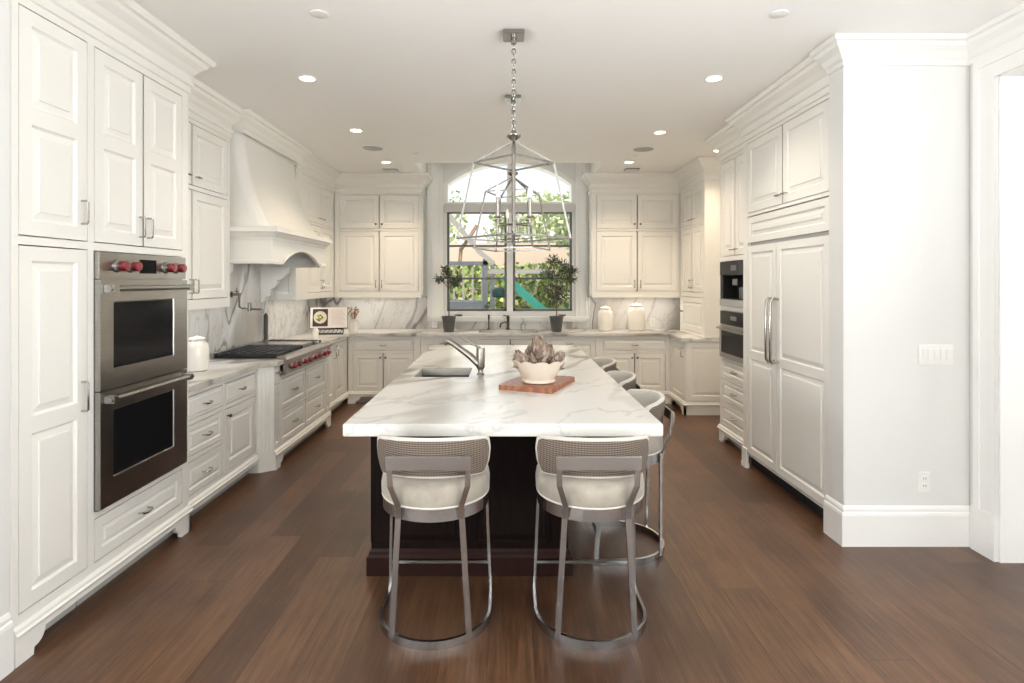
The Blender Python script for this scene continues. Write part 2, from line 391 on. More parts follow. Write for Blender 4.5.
# frames of the windows behind the camera
def wframe(name, a0, a1, axis, c0, c1):
    m = MB(); z0, z1 = .5, 2.8
    def bx(u0, w0, u1, w1):
        if axis == 'y': m.box(u0, a0, w0, u1, a1, w1)
        else: m.box(a0, u0, w0, a1, u1, w1)
    bx(c0, z0, c0 + .06, z1); bx(c1 - .06, z0, c1, z1); bx(c0, z0, c1, z0 + .06); bx(c0, z1 - .06, c1, z1); mid = (c0 + c1) / 2
    bx(mid - .025, z0, mid + .025, z1); bx(c0, 1.95, c1, 2.0)
    return struct(name, m, TRIM)
wframe('window_2', -4.56, -4.5, 'y', -4.05, -2.45)
for k_, (a_, b_) in enumerate(((-3.9, -1.9), (-1.2, .8))):
    wframe('window_%d' % (3 + k_), -4.33, -4.27, 'x', a_, b_); wframe('window_%d' % (5 + k_), 2.95, 3.01, 'x', a_, b_)

BASE_P = [(0, 0), (.022, 0), (.022, .185), (.018, .20), (.012, .205), (.012, .222), (.006, .235), (0, .24)]
def baseboard(name, path): struct(name, MB().sweep(BASE_P, path), TRIM)
baseboard('baseboard_right', [(2.045, 3.62), (2.045, 3.44), (XR, 3.44), (XR, 3.40)])
baseboard('baseboard_left', [(-2.045, 1.75), (-2.045, 2.335)])
CROWN_W = [(0, 2.90), (.012, 2.905), (.012, 2.93), (.03, 2.945), (.05, 2.97), (.085, 2.995), (.095, 3.015), (.115, 3.02), (.12, 3.035), (.12, 3.048), (0, 3.048)]
struct('trim_1', MB().sweep(CROWN_W, [(2.045, 3.60), (2.045, 3.44), (XR, 3.44), (XR, -4.4)]), TRIM)
struct('trim_2', MB().sweep(CROWN_W, [(-2.045, 2.34), (-2.045, 1.75), (-4.2, 1.75)][::-1]), TRIM)
# doorway casing on the side wall
m = MB()
m.box(XR - .03, 3.235, 0, XR, 3.40, .26); m.box(XR - .022, 3.24, .26, XR, 3.39, 2.90)
m.box(XR - .030, 3.345, .26, XR - .02, 3.385, 2.89); m.box(XR - .028, 3.24, .26, XR - .02, 3.262, 2.77); m.box(XR - .022, .75, 2.77, XR, 3.24, 2.90)
m.box(XR - .030, .75, 2.85, XR - .02, 3.345, 2.89)
struct('trim_3', m, TRIM)
struct('door_1', MB().box(XR - .005, 3.222, 0, XR + .3, 3.232, 2.77).box(XR - .005, .9, 2.762, XR + .3, 3.23, 2.772).box(XR - .005, .9, 0, XR + .3, .91, 2.77), TRIM)

# ------------------------------------------------------------------ window in the back wall
win = thing('window_1', None, None); win['kind'] = 'structure'
SASH = mat('grey_window_sash', (.11, .11, .11), .45)
m = MB()
for x0, x1 in ((WX0, .01), (.10, WX1)):
    m.box(x0, 8.10, WZ0, x0 + .032, 8.15, WZ1); m.box(x1 - .032, 8.10, WZ0, x1, 8.15, WZ1)
    m.box(x0, 8.10, WZ0, x1, 8.15, WZ0 + .035); m.box(x0, 8.10, WZ1 - .04, x1, 8.15, WZ1)
    for z in (2.10, 1.635): m.box(x0, 8.11, z - .014, x1, 8.14, z + .014)
m.build('window_sash', SASH, win)
m = MB().box(.012, 8.06, WZ0, .098, 8.17, WZ1)
m.box(.015, 8.10, 2.72, .095, 8.15, 3.262)
m.build('mullion', TRIM, win)
MB().box(WX0, 8.122, WZ0, WX1, 8.128, WZ1).build('window_glass', GLASS, win)
MB().prism(arch(WX0 + .02, WX1 - .02, 2.72, 2.965, 3.265), 8.122, 8.128, 'y').build('arched_glass', GLASS, win)
# window surround: sill, pilaster casings, arched moulding
m = MB(); m.box(-1.06, 7.955, 1.065, 1.17, YB, 1.10); m.box(-1.02, 7.985, 1.03, 1.13, YB, 1.065)
struct('window_sill', m, TRIM)
def casing(x0, x1):
    m = MB().box(x0, 8.025, 1.10, x1, YB, 3.68)
    w = x1 - x0
    for a, b_ in ((.0, .02), (.05, .065), (w - .065, w - .05), (w - .02, w)): m.box(x0 + a, 8.008, 1.10, x0 + b_, 8.026, 3.66)
    return m
struct('trim_4', casing(-1.11, -.885), TRIM); struct('trim_5', casing(.985, 1.185), TRIM)
o1 = arch(WX0 - .045, WX1 + .045, 2.66, 2.97, 3.34); i1 = arch(WX0 + .02, WX1 - .02, 2.71, 2.965, 3.265)
struct('trim_6', MB().prism(o1, 8.02, 8.05, 'y', holes=[i1]), TRIM)
tag(MB().box(WX0 - .03, 7.985, 2.575, WX1 + .03, 8.05, 2.69).build('roller_shade', mat('linen_shade', (.62, .61, .59), .8), bevel=.006),
    'rolled-up linen roller shade across the top of the kitchen window', 'window shade')
for x, w_ in ((-.66, 'beside the smaller potted olive tree'), (.80, 'beside the larger potted olive tree')):
    t = MB().box(x - .035, 8.02, 1.102, x + .035, 8.045, 1.125); t.box(x - .06, 8.012, 1.112, x + .045, 8.022, 1.128)
    tag(t.build('window_crank', BRONZE), 'folded dark window crank on the sill ' + w_, 'window crank', 'casement cranks')

# ------------------------------------------------------------------ cabinet kit (local: x along the front, front faces -y, z up)
RP = [(0, 0), (.003, .005), (.010, .011), (.014, .011), (.042, .006), (.0435, .0005), (.050, .0005)]
RPD = [(0, 0), (.003, .005), (.008, .009), (.011, .009), (.028, .005), (.0295, .0005), (.033, .0005)]
CROWN_P = [(0, 2.80), (.010, 2.805), (.010, 2.845), (.022, 2.852), (.022, 2.875), (.012, 2.885), (.012, 2.915), (.028, 2.93), (.045, 2.955), (.078, 2.985), (.088, 3.005), (.108, 3.01), (.118, 3.03), (.118, 3.047), (0, 3.047)]
def door_mesh(u0, v0, u1, v1, splits=(), y=0, st=.062, prof=RP, thick=.02):
    lo = [v0 + st] ; edges = []
    for sp_ in splits: edges.append((lo[-1], sp_ - st * .6)); lo.append(sp_ + st * .6)
    edges.append((lo[-1], v1 - st))
    return MB().slab(u0, v0, u1, v1, y, thick, [((u0 + st, a, u1 - st, b_), prof) for a, b_ in edges])
def pull(parent, u, v, L=.10, vert=True, y=0, proj=.032, r=.0055, name='handle', m=NICKEL):
    h = L / 2
    if vert: p = [(u, y + .002, v - h), (u, y - proj * .8, v - h), (u, y - proj, v - h + .008), (u, y - proj, v + h - .008), (u, y - proj * .8, v + h), (u, y + .002, v + h)]
    else: p = [(u - h, y + .002, v), (u - h, y - proj * .8, v), (u - h + .012, y - proj, v - .003), (u, y - proj * 1.1, v - .006), (u + h - .012, y - proj, v - .003), (u + h, y - proj * .8, v), (u + h, y + .002, v)]
    return MB().tube(p, r, 8).build(name, m, parent)
def knob(parent, u, v, y=0, m=BRONZE):
    M = Matrix.Rotation(R(90), 3, 'X')
    return MB().lathe([(.006, -.001), (.005, .014), (.010, .018), (.0135, .024), (.011, .031), (.002, .033)], 14, (u, y, v), M).build('knob', m, parent)
def cabinet(name, label, loc, rot, W, D, z0, z1, ops, crown=None, base=None, group=None, cat='cabinet', paint=None, side=()):
    P = paint or PAINT
    t = thing(name, label, cat, loc, rot, group)
    holes = []
    for o in ops:
        holes.append((o['r'], [(0, 0), (0, o.get('deep', .10))]))
    MB().slab(0, z0, W, z1, 0, D, holes).build('body', P, t)
    g_ = .0058
    for o in ops:
        u0, v0, u1, v1 = o['r']
        if o['t'] == 'open': continue
        r = (u0 + g_, v0 + g_, u1 - g_, v1 - g_)
        if o['t'] == 'door':
            d = door_mesh(*r, splits=o.get('s', ())).build('door', P, t)
        elif o['t'] == 'drawer':
            d = door_mesh(*r, st=o.get('st', .035), prof=RPD).build('drawer', P, t)
        elif o['t'] == 'flat':
            d = door_mesh(*r, st=.02, prof=[(0, 0), (.006, -.004), (.012, -.004)]).build('drawer', P, t)
        elif o['t'] == 'panel':
            d = door_mesh(*r, splits=o.get('s', ()), st=o.get('st', .05)).build('panel', P, t)
        for h in o.get('h', ()):
            if h[0] == 'bar': pull(d, h[1], h[2], h[3] if len(h) > 3 else .10)
            elif h[0] == 'pull': pull(d, h[1], h[2], h[3] if len(h) > 3 else .085, False)
            elif h[0] == 'knob': knob(d, h[1], h[2])
    if crown is not None:
        path = []
        if crown[0]: path.append((0, min(D, crown[0])))
        path += [(0, 0), (W, 0)]
        if crown[1]: path.append((W, min(D, crown[1])))
        MB().sweep(CROWN_P, path).build('crown_molding', P, t)
    if base is not None:
        fl, fr = base.get('l', 0), base.get('r', 0)
        zt = base.get('zt', .115)
        poly = [(0, 0)] if fl else [(0, zt - .025)]
        if fl: poly += [(fl, 0), (fl + .003, .03), (fl + .012, .032)] + [(fl + .012 + .05 * math.sin(a), .032 + (zt - .057) * (1 - math.cos(a))) for a in [R(q) for q in (15, 35, 55, 75, 90)]]
        if fr: poly += [(W - fr - .012 - .05 * math.sin(a), .032 + (zt - .057) * (1 - math.cos(a))) for a in [R(q) for q in (90, 75, 55, 35, 15)]] + [(W - fr - .012, .032), (W - fr - .003, .03), (W - fr, 0), (W, 0)]
        else: poly += [(W, zt - .025)]
        poly += [(W, zt + .002), (0, zt + .002)]
        m = MB().prism(poly, -.016, .01, 'y')
        if base.get('sl'): m.box(0, -.016, 0, .02, base['sl'], zt)
        if base.get('sr'): m.box(W - .02, -.016, 0, W, base['sr'], zt)
        m.build('bracket_base', P, t)
        pr = [(0, zt), (.020, zt), (.024, zt + .012), (.016, zt + .02), (.014, zt + .032), (.004, zt + .045), (0, zt + .045)]
        path = [(0, 0), (W, 0)]
        if base.get('sl'): path = [(0, base['sl'])] + path
        if base.get('sr'): path = path + [(W, base['sr'])]
        MB().sweep(pr, path).build('base_molding', P, t)
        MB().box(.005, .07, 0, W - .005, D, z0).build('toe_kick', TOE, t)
    for (sx, dz0, dz1, spl) in side:      # framed end panel on an exposed side; sx 0 or W
        M = door_mesh(.01, dz0, D - .01, dz1, splits=spl, thick=.018)
        M.v = [((sx + (yy - .016) if sx == 0 else sx + .016 - yy), (D - xx) if sx == 0 else xx, zz) for xx, yy, zz in M.v]
        M.build('end_panel', P, t)
    return t
L90, R90 = R(90), R(-90)
UZ = (1.46, 2.28, 2.31, 2.77)
ZB = .115
# ---- left side, tall run
y0 = 2.345
cabinet('pantry_cabinet', 'tall narrow white pantry cabinet standing next to the double oven', (-2.04, y0, 0), L90, .445, .635, ZB, 3.045, [
    dict(t='door', r=(.03, 1.79, .425, 2.765), s=(2.31,), h=[('bar', .385, 1.93, .11)]),
    dict(t='door', r=(.03, .20, .425, 1.755), s=(.98,), h=[('bar', .385, 1.045, .14)])], crown=(0, 0), base=dict(l=.09))
oy = 2.79
oc = cabinet('oven_cabinet', 'tall white cabinet built around the double wall oven', (-2.04, oy, 0), L90, .858, .635, ZB, 3.045, [
    dict(t='door', r=(.022, 1.79, .405, 2.765), s=(2.31,), h=[('bar', .37, 1.90, .11)]),
    dict(t='door', r=(.405, 1.79, .79, 2.765), s=(2.31,), h=[('bar', .44, 1.90, .11)]),
    dict(t='open', r=(.020, .455, .784, 1.752), deep=.60),
    dict(t='drawer', r=(.022, .20, .79, .42), st=.05, h=[('pull', .405, .31)])], crown=(0, .31), base=dict(r=.10, sr=.5))
# ---- left side, upper and base beside the range
cabinet('wall_cabinet', 'white wall cabinet hung between the double oven and the range hood', (-2.33, 3.655, 0), L90, 1.135, .345, 1.385, 3.045, [
    dict(t='door', r=(.03, UZ[0], .56, UZ[1]), h=[('bar', .525, 1.56, .10)]), dict(t='door', r=(.56, UZ[0], 1.10, UZ[1]), h=[('bar', .595, 1.56, .10)]),
    dict(t='door', r=(.03, UZ[2], .56, UZ[3]), h=[('pull', .49, 2.38, .05)]), dict(t='door', r=(.56, UZ[2], 1.10, UZ[3]), h=[('pull', .63, 2.38, .05)])],
    crown=(0, .345), group='wall cabinets')
cabinet('base_cabinet', 'white base cabinet with three stacked drawers and a door beside the double oven', (-2.07, 3.655, 0), L90, 1.06, .60, ZB, .878, [
    dict(t='flat', r=(.02, .685, .50, .845), h=[('pull', .26, .765)]), dict(t='drawer', r=(.02, .445, .50, .655), h=[('pull', .26, .55)]),
    dict(t='drawer', r=(.02, .19, .50, .415), h=[('pull', .26, .30)]), dict(t='flat', r=(.53, .685, 1.03, .845), h=[('pull', .78, .765)]),
    dict(t='door', r=(.53, .19, 1.03, .655), h=[('knob', .565, .60)])], base=dict(l=0, r=0), group='base cabinets')
rc = cabinet('range_base_cabinet', 'white drawer cabinet with angled corner posts under the red-knobbed rangetop', (-1.96, 4.80, 0), L90, 1.51, .70, ZB, .775, [
    dict(t='drawer', r=(.14, .475, .755, .745), h=[('pull', .4475, .61)]), dict(t='drawer', r=(.14, .18, .755, .45), h=[('pull', .4475, .315)]),
    dict(t='drawer', r=(.755, .475, 1.37, .745), h=[('pull', 1.0625, .61)]), dict(t='drawer', r=(.755, .18, 1.37, .45), h=[('pull', 1.0625, .315)]),
    dict(t='panel', r=(.015, .19, .115, .72), st=.02), dict(t='panel', r=(1.395, .19, 1.495, .72), st=.02)], base=dict(l=.10, r=.10))
for k, (x0, x1, px) in enumerate(((0, .125, -1), (1.385, 1.51, 1))):
    m = MB().box(x0, 0, .775, x1, .6, .878); m.build('corner_post', PAINT, rc)
    pull(rc, (x0 + x1) / 2, .82, .06, False)
    e = 0 if px < 0 else 1.51
    m = MB().prism([(e, 0), (e + px * .075, .10), (e + px * .075, .6), (e, .6)], 0, .878)
    for q in (.25, .5, .75): m.prism([(e + px * (.075 * q - .006), .10 * q - .012), (e + px * (.075 * q + .008), .10 * q + .004), (e + px * .07 * q, .10 * q + .02)], .16, .84)
    m.build('angled_post', PAINT, rc)
cabinet('corner_base_cabinet', 'white base cabinet in the corner beyond the rangetop', (-2.07, 6.40, 0), L90, 1.0, .60, ZB, .878, [
    dict(t='door', r=(.02, .18, .45, .845), h=[('bar', .42, .72, .1)]), dict(t='door', r=(.48, .18, .93, .845), h=[('bar', .52, .75, .12)])],
    base=dict(l=0, r=0), group='base cabinets')
cabinet('wall_cabinet', 'white wall cabinet hung between the range hood and the back corner', (-2.33, 6.30, 0), L90, 1.39, .345, 1.385, 3.045, [
    dict(t='door', r=(.38, UZ[0], .86, UZ[1]), h=[('bar', .83, 1.56)]), dict(t='door', r=(.86, UZ[0], 1.35, UZ[1]), h=[('bar', .89, 1.56)]),
    dict(t='door', r=(.38, UZ[2], .86, UZ[3]), h=[('pull', .79, 2.38, .05)]), dict(t='door', r=(.86, UZ[2], 1.35, UZ[3]), h=[('pull', .93, 2.38, .05)])],
    crown=(.01, 0), group='wall cabinets', side=[(0, 1.40, 2.75, (2.28,))])
# ---- back wall
def back_upper(label, x0, W, cr, doors):
    a, b_, c_ = doors
    return cabinet('wall_cabinet', label, (x0, 7.70, 0), 0, W, .345, 1.385, 3.045, [
        dict(t='door', r=(a, UZ[0], b_, UZ[1]), h=[('bar', b_ - .04, 1.56, .10)]), dict(t='door', r=(b_, UZ[0], c_, UZ[1]), h=[('bar', b_ + .04, 1.56, .10)]),
        dict(t='door', r=(a, UZ[2], b_, UZ[3]), h=[('knob', b_ - .04, 2.37)]), dict(t='door', r=(b_, UZ[2], c_, UZ[3]), h=[('knob', b_ + .04, 2.37)])],
        crown=cr, group='wall cabinets')
bl = back_upper('white four-door wall cabinet above the open cookbook and cream pitcher', -2.325, 1.175, (0, .34), (.07, .605, 1.14))
br = back_upper('white four-door wall cabinet above the two large lidded ceramic jars', 1.165, 1.19, (.34, 0), (.06, .615, 1.17))
for par, x, s_ in ((bl, 1.175, 1), (br, 0, -1)):   # turned bead down the window-side edge
    p = [(x + s_ * (.012 + .004 * math.cos(k * .9)), .018 + .004 * math.sin(k * .9), 1.42 + k * .012) for k in range(112)]
    MB().tube(p, .010, 6).build('rope_molding', PAINT, par)
    MB().box(0, -.012, 1.375, par is bl and 1.175 or 1.19, .345, 1.392).build('light_rail', PAINT, par)
cabinet('base_cabinet', 'white base cabinet with wide drawer and two doors below the cream pitcher', (-2.065, 7.42, 0), 0, .898, .60, ZB, .878, [
    dict(t='flat', r=(.06, .69, .86, .835), h=[('pull', .46, .765)]), dict(t='door', r=(.06, .155, .46, .66), h=[('knob', .425, .60)]),
    dict(t='door', r=(.46, .155, .86, .66), h=[('knob', .495, .60)])], base=dict(l=.10, r=.10), group='base cabinets')
cabinet('dishwasher_panel_cabinet', 'white single-front cabinet under the smaller potted olive tree', (-1.167, 7.42, 0), 0, .721, .60, ZB, .878, [
    dict(t='door', r=(.05, .155, .65, .835), h=[('pull', .35, .79)])], base=dict(l=0, r=0), group='base cabinets')
cabinet('sink_base_cabinet', 'white two-door sink cabinet under the kitchen window', (-.445, 7.42, 0), 0, 1.0, .60, ZB, .878, [
    dict(t='door', r=(.04, .155, .50, .835), h=[('knob', .46, .76)]), dict(t='door', r=(.50, .155, .96, .835), h=[('knob', .54, .76)])], base=dict(l=0, r=0), group='base cabinets')
cabinet('dishwasher_panel_cabinet', 'white single-front cabinet with a long pull under the larger potted olive tree', (.556, 7.42, 0), 0, .688, .60, ZB, .878, [
    dict(t='door', r=(.04, .155, .62, .835), h=[('pull', .28, .79)])], base=dict(l=0, r=0), group='base cabinets')
cabinet('base_cabinet', 'white base cabinet with wide drawer and two doors below the lidded jars', (1.245, 7.42, 0), 0, .894, .60, ZB, .878, [
    dict(t='flat', r=(.03, .69, .84, .835), h=[('pull', .435, .765)]), dict(t='door', r=(.03, .155, .435, .66), h=[('knob', .40, .60)]),
    dict(t='door', r=(.435, .155, .84, .66), h=[('knob', .47, .60)])], base=dict(l=.06, r=.06), group='base cabinets')
# ---- right side
cabinet('wall_cabinet', 'white corner cabinet reaching down to the counter beside the lidded jars', (2.36, 7.695, 0), R90, .945, .445, .925, 3.045, [
    dict(t='door', r=(.06, UZ[0], .475, UZ[1]), h=[('bar', .44, 1.56)]), dict(t='door', r=(.475, UZ[0], .90, UZ[1]), h=[('bar', .51, 1.56)]),
    dict(t='door', r=(.06, UZ[2], .475, UZ[3]), h=[('pull', .41, 2.38, .05)]), dict(t='door', r=(.475, UZ[2], .90, UZ[3]), h=[('pull', .54, 2.38, .05)]),
    dict(t='door', r=(.06, .96, .90, 1.40), h=[('knob', .12, 1.2)])], crown=(0, .44), group='wall cabinets')
cabinet('base_cabinet', 'white end base cabinet with a framed side panel under the marble corner counter', (2.14, 7.415, 0), R90, .645, .66, ZB, .878, [
    dict(t='door', r=(.06, .155, .60, .835), h=[('bar', .56, .74, .11)])], base=dict(l=.05, r=.08, sr=.66), group='base cabinets', side=[(.645, .17, .87, ())])
ct = cabinet('coffee_cabinet', 'tall white cabinet holding the black coffee machine and small oven', (2.16, 5.735, 0), R90, .775, .64, ZB, 3.045, [
    dict(t='door', r=(.03, 1.84, .375, 2.765), h=[('pull', .33, 1.90, .05)]), dict(t='door', r=(.375, 1.84, .725, 2.765), h=[('pull', .42, 1.90, .05)]),
    dict(t='open', r=(.04, 1.352, .72, 1.795), deep=.5), dict(t='open', r=(.04, .842, .72, 1.312), deep=.5),
    dict(t='drawer', r=(.04, .65, .72, .82), h=[('pull', .38, .735)]), dict(t='drawer', r=(.04, .42, .72, .63), h=[('pull', .38, .525)]),
    dict(t='drawer', r=(.04, .185, .72, .40), h=[('pull', .38, .295)])], crown=(.6, 0), base=dict(l=.10, r=0, sl=.5))
fc = cabinet('refrigerator_cabinet', 'white cabinet enclosing the panelled refrigerator next to the plain wall', (2.07, 4.955, 0), R90, 1.355, .73, ZB, 3.045, [
    dict(t='door', r=(.085, 2.175, .70, 2.775), h=[('pull', .65, 2.25, .05)]), dict(t='door', r=(.70, 2.175, 1.32, 2.775), h=[('pull', .75, 2.25, .05)]),
    dict(t='open', r=(.085, .1155, 1.32, 2.15), deep=.62)], crown=(.088, 0), base=None)
m = MB().box(0, -.014, 0, .085, .01, .16); m.box(0, -.02, 0, .10, .01, .04); m.build('foot', PAINT, fc)
MB().box(0, .07, 0, 1.35, .72, .114).build('toe_kick', BLACK, fc)
# refrigerator
fr = thing('refrigerator', 'tall built-in refrigerator with white panelled doors and long chrome handles', 'refrigerator', (2.07, 4.955, 0), R90)
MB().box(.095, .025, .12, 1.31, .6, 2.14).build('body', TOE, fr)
door_mesh(.09, 1.925, 1.315, 2.14, st=.05).build('grille_panel', PAINT, fr)
for a, b_, hx in ((.09, .60, .572), (.608, 1.315, .640)):
    d = door_mesh(a, .135, b_, 1.895, splits=(.98,), st=.055).build('door', PAINT, fr)
    p = [(hx, 0, 1.46), (hx, -.045, 1.47), (hx, -.062, 1.44), (hx, -.066, 1.22), (hx, -.062, 1.00), (hx, -.045, .975), (hx, 0, .985)]
    MB().tube(p, .011, 10).build('handle', NICKEL, d)

def strip(par, x0, x1, y, power, col):
    MB().box(x0, y, 1.378, x1, y + .02, 1.3845).build('light_strip', PLAST, par)
    d = bpy.data.lights.new('under_cabinet_light', 'AREA'); d.shape = 'RECTANGLE'; d.size = x1 - x0; d.size_y = .02; d.energy = power; d.color = col
    o = bpy.data.objects.new('under_cabinet_light', d); COL.objects.link(o)
    o.matrix_world = Matrix.Translation(par.location) @ Matrix.Rotation(par.rotation_euler.z, 4, 'Z') @ Matrix.Translation(((x0 + x1) / 2, y + .01, 1.374))
strip(bl, .06, 1.12, .10, 1.7, (1, .94, .86)); strip(br, .06, 1.13, .10, 2.6, (1, .90, .78))
wcs = [o for o in bpy.data.objects if o.parent is None and o.name.startswith('wall_cabinet')]
strip(wcs[0], .06, 1.08, .10, 1.6, (.97, .98, 1)); strip(wcs[1], .10, 1.3, .10, 1.6, (1, .92, .82))  # first strip is added, standing in for daylight on the marble
# ------------------------------------------------------------------ double oven
ov = thing('double_oven', 'stainless steel double wall oven with four red knobs', 'oven', (-2.038, oy - .009, 0), L90)
a0, a1 = .032, .796
MB().box(a0, 0, .46, a1, .58, 1.748).build('body', STEEL, ov)
cp = MB().box(a0, -.022, 1.612, a1, 0, 1.746).build('control_panel', STEEL, ov, bevel=.003)
MB().box(.345, -.025, 1.642, .49, -.021, 1.718).build('display', DGLASS, cp)
Mx = Matrix.Rotation(R(90), 3, 'X')
for kx in (.165, .265, .585, .690):
    k_ = MB().lathe([(.034, 0), (.034, .006), (.022, .012), (.022, .026)], 20, (kx, -.022, 1.678), Mx).build('knob', STEEL, cp)
for kx in (.165, .265, .585, .690):
    MB().lathe([(.023, .020), (.026, .024), (.026, .05), (.023, .054), (.004, .055)], 20, (kx, -.022, 1.678), Mx).build('red_knob', RED, cp)
for z0_, z1_, w0, w1, hz in ((1.052, 1.605, 1.15, 1.495, 1.562), (.462, 1.045, .60, .945, 1.005)):
    d = MB().slab(a0, z0_, a1, z1_, -.03, .029, [((.125, w0, .655, w1), [(0, 0), (.004, .006)])]).build('oven_door', STEEL, ov)
    MB().box(.13, -.026, w0 + .005, .65, -.0245, w1 - .005).build('window', DGLASS, d)
    MB().tube([(.04, -.066, hz), (.788, -.066, hz)], .0145, 14).build('handle', STEEL, d)
    for hx in (.075, .755):
        MB().box(hx - .022, -.082, hz - .019, hx + .022, -.03, hz + .019).build('handle_bracket', STEEL, d, bevel=.004)
MB().box(a0, -.018, .458, a1, 0, .4615).build('trim_strip', BLACK, ov)

# coffee machine and small oven
PFM0 = mat('smoked_steel', (.14, .14, .14), .4, 1.0)
cm = thing('coffee_machine', 'black built-in coffee machine above the small oven', 'coffee machine', (2.16, 5.735, 0), R90)
MB().slab(.045, 1.357, .715, 1.79, -.012, .4, [((.12, 1.43, .64, 1.655), [(0, 0), (.004, .13)])]).build('body', BLACK, cm)
MB().box(.045, -.017, 1.66, .715, -.0125, 1.785).build('control_glass', DGLASS, cm)
MB().box(.32, -.020, 1.70, .46, -.0175, 1.75).build('display', mat('grey_display', (.05, .052, .055), .3), cm)
MB().box(.045, -.020, 1.357, .715, -.0125, 1.422).build('drip_tray', STEEL, cm)
MB().box(.33, -.008, 1.56, .45, .05, 1.62).build('spout', PFM0, cm, bevel=.004)
MB().lathe([(.03, 0), (.034, .1), (.03, .105)], 16, (.46, .04, 1.435)).build('milk_container', PFM0, cm)
so = thing('compact_oven', 'small stainless built-in oven under the black coffee machine', 'oven', (2.16, 5.735, 0), R90)
MB().box(.045, -.006, .847, .715, .4, 1.307).build('body', STEEL, so)
MB().box(.045, -.014, 1.175, .715, -.006, 1.305).build('control_panel', DGLASS, so)
MB().box(.31, -.017, 1.225, .45, -.0142, 1.265).build('display', mat('plain_display', (.12, .125, .13), .3), so)  # plain grey display face
d = MB().slab(.045, .85, .715, 1.165, -.022, .015, [((.08, .895, .68, 1.115), [(0, 0), (.002, .004)])]).build('oven_door', STEEL, so)
MB().box(.083, -.0195, .898, .677, -.0185, 1.112).build('window', DGLASS, d)
MB().tube([(.10, -.022, 1.142), (.10, -.065, 1.142), (.66, -.065, 1.142), (.66, -.022, 1.142)], .011, 10).build('handle', STEEL, d)

# ------------------------------------------------------------------ range hood
hd = thing('range_hood', 'large curved white plaster range hood with arched mantel over the rangetop', 'range hood', (-1.99, 4.85, 0), L90)
W, D = 1.40, .688
ap = [(.2 + (W - .4) * k / 16, 1.755 + .135 * math.sin(PI * k / 16) ** .8) for k in range(17)]
m = MB().prism([(0, 1.75), (0, 2.0), (W, 2.0), (W, 1.75)] + ap[::-1], 0, .03, 'y')
m.build('arched_front', PAINT, hd)
m = MB().box(0, .03, 1.75, .03, D, 2.0); m.build('side_board', PAINT, hd); m = MB().box(W - .03, .03, 1.75, W, D, 2.0); m.build('side_board', PAINT, hd)
MB().tube([(p[0], -.002, p[1]) for p in ap], .012, 8).build('arch_bead', PAINT, hd)
MB().sweep([(0, 1.745), (.014, 1.75), (.014, 1.775), (0, 1.79)], [(0, D), (0, 0), (.19, 0)]).build('lower_bead', PAINT, hd)
MB().sweep([(0, 1.745), (.014, 1.75), (.014, 1.775), (0, 1.79)], [(W - .19, 0), (W, 0), (W, D)]).build('lower_bead', PAINT, hd)
MB().sweep([(-.01, 1.95), (.008, 1.955), (.012, 1.975), (.03, 1.99), (.045, 2.01), (.062, 2.02), (.062, 2.055), (.045, 2.065), (-.05, 2.07), (-.05, 1.95)], [(0, D), (0, 0), (W, 0), (W, D)]).build('mantel_molding', PAINT, hd)
MB().box(.03, .03, 1.90, W - .03, D, 1.93).build('steel_liner', STEEL, hd)
vs = []; K = 22; Q = 6
for k in range(K + 1):
    t_ = k / K; z = 2.05 + .99 * t_; t2 = min(1, (z - 2.05) / .88); y = .05 + .25 * (1 - (1 - t2) ** 1.8); xi = .015 + .03 * t2; rr = .10
    ring = [(xi, D)] + [(xi + rr - rr * math.cos(R(90 * q / Q)), y + rr - rr * math.sin(R(90 * q / Q))) for q in range(Q + 1)]
    ring += [(W - xi - rr + rr * math.sin(R(90 * q / Q)), y + rr - rr * math.cos(R(90 * q / Q))) for q in range(Q + 1)] + [(W - xi, D)]
    vs += [(a, b2, z) for a, b2 in ring]
NR = len(vs) // (K + 1)
fs = [(NR * k + i, NR * k + (i + 1) % NR, NR * k + NR + (i + 1) % NR, NR * k + NR + i) for k in range(K) for i in range(NR)] + [tuple(range(NR)), tuple(NR * K + i for i in range(NR))]
MB().addf(vs, fs, True).build('curved_body', PAINT, hd)
MB().sweep([(o, z) for o, z in CROWN_P if z > 2.86] , [(.045, D), (.045, .285), (W - .045, .285), (W - .045, D)]).build('crown_molding', PAINT, hd)
cpoly = [(D, 1.36), (D - .05, 1.38), (D - .07, 1.43), (D - .12, 1.44), (D - .13, 1.49), (D - .11, 1.51), (D - .17, 1.53), (D - .20, 1.58), (D - .18, 1.60), (D - .24, 1.62), (D - .30, 1.68), (D - .31, 1.75), (D, 1.75)]
for x in (.0, W - .09): MB().prism(cpoly, x, x + .09, 'x').build('corbel', PAINT, hd)

for hx in (.40, 1.00):      # lamps added in the hood liner to brighten the backsplash
    MB().lathe([(.03, 1.899), (.03, 1.894), (.003, 1.893)], 16, (hx, .40, 0)).build('added_hood_lamp', LAMP, hd)
    d = bpy.data.lights.new('added_hood_beam', 'SPOT'); d.energy = 9; d.color = (.98, .98, 1); d.spot_size = R(140); d.spot_blend = 1; d.shadow_soft_size = .05
    o = bpy.data.objects.new('added_hood_beam', d); COL.objects.link(o); o.location = (-1.99 - .40, 4.85 + hx, 1.885)
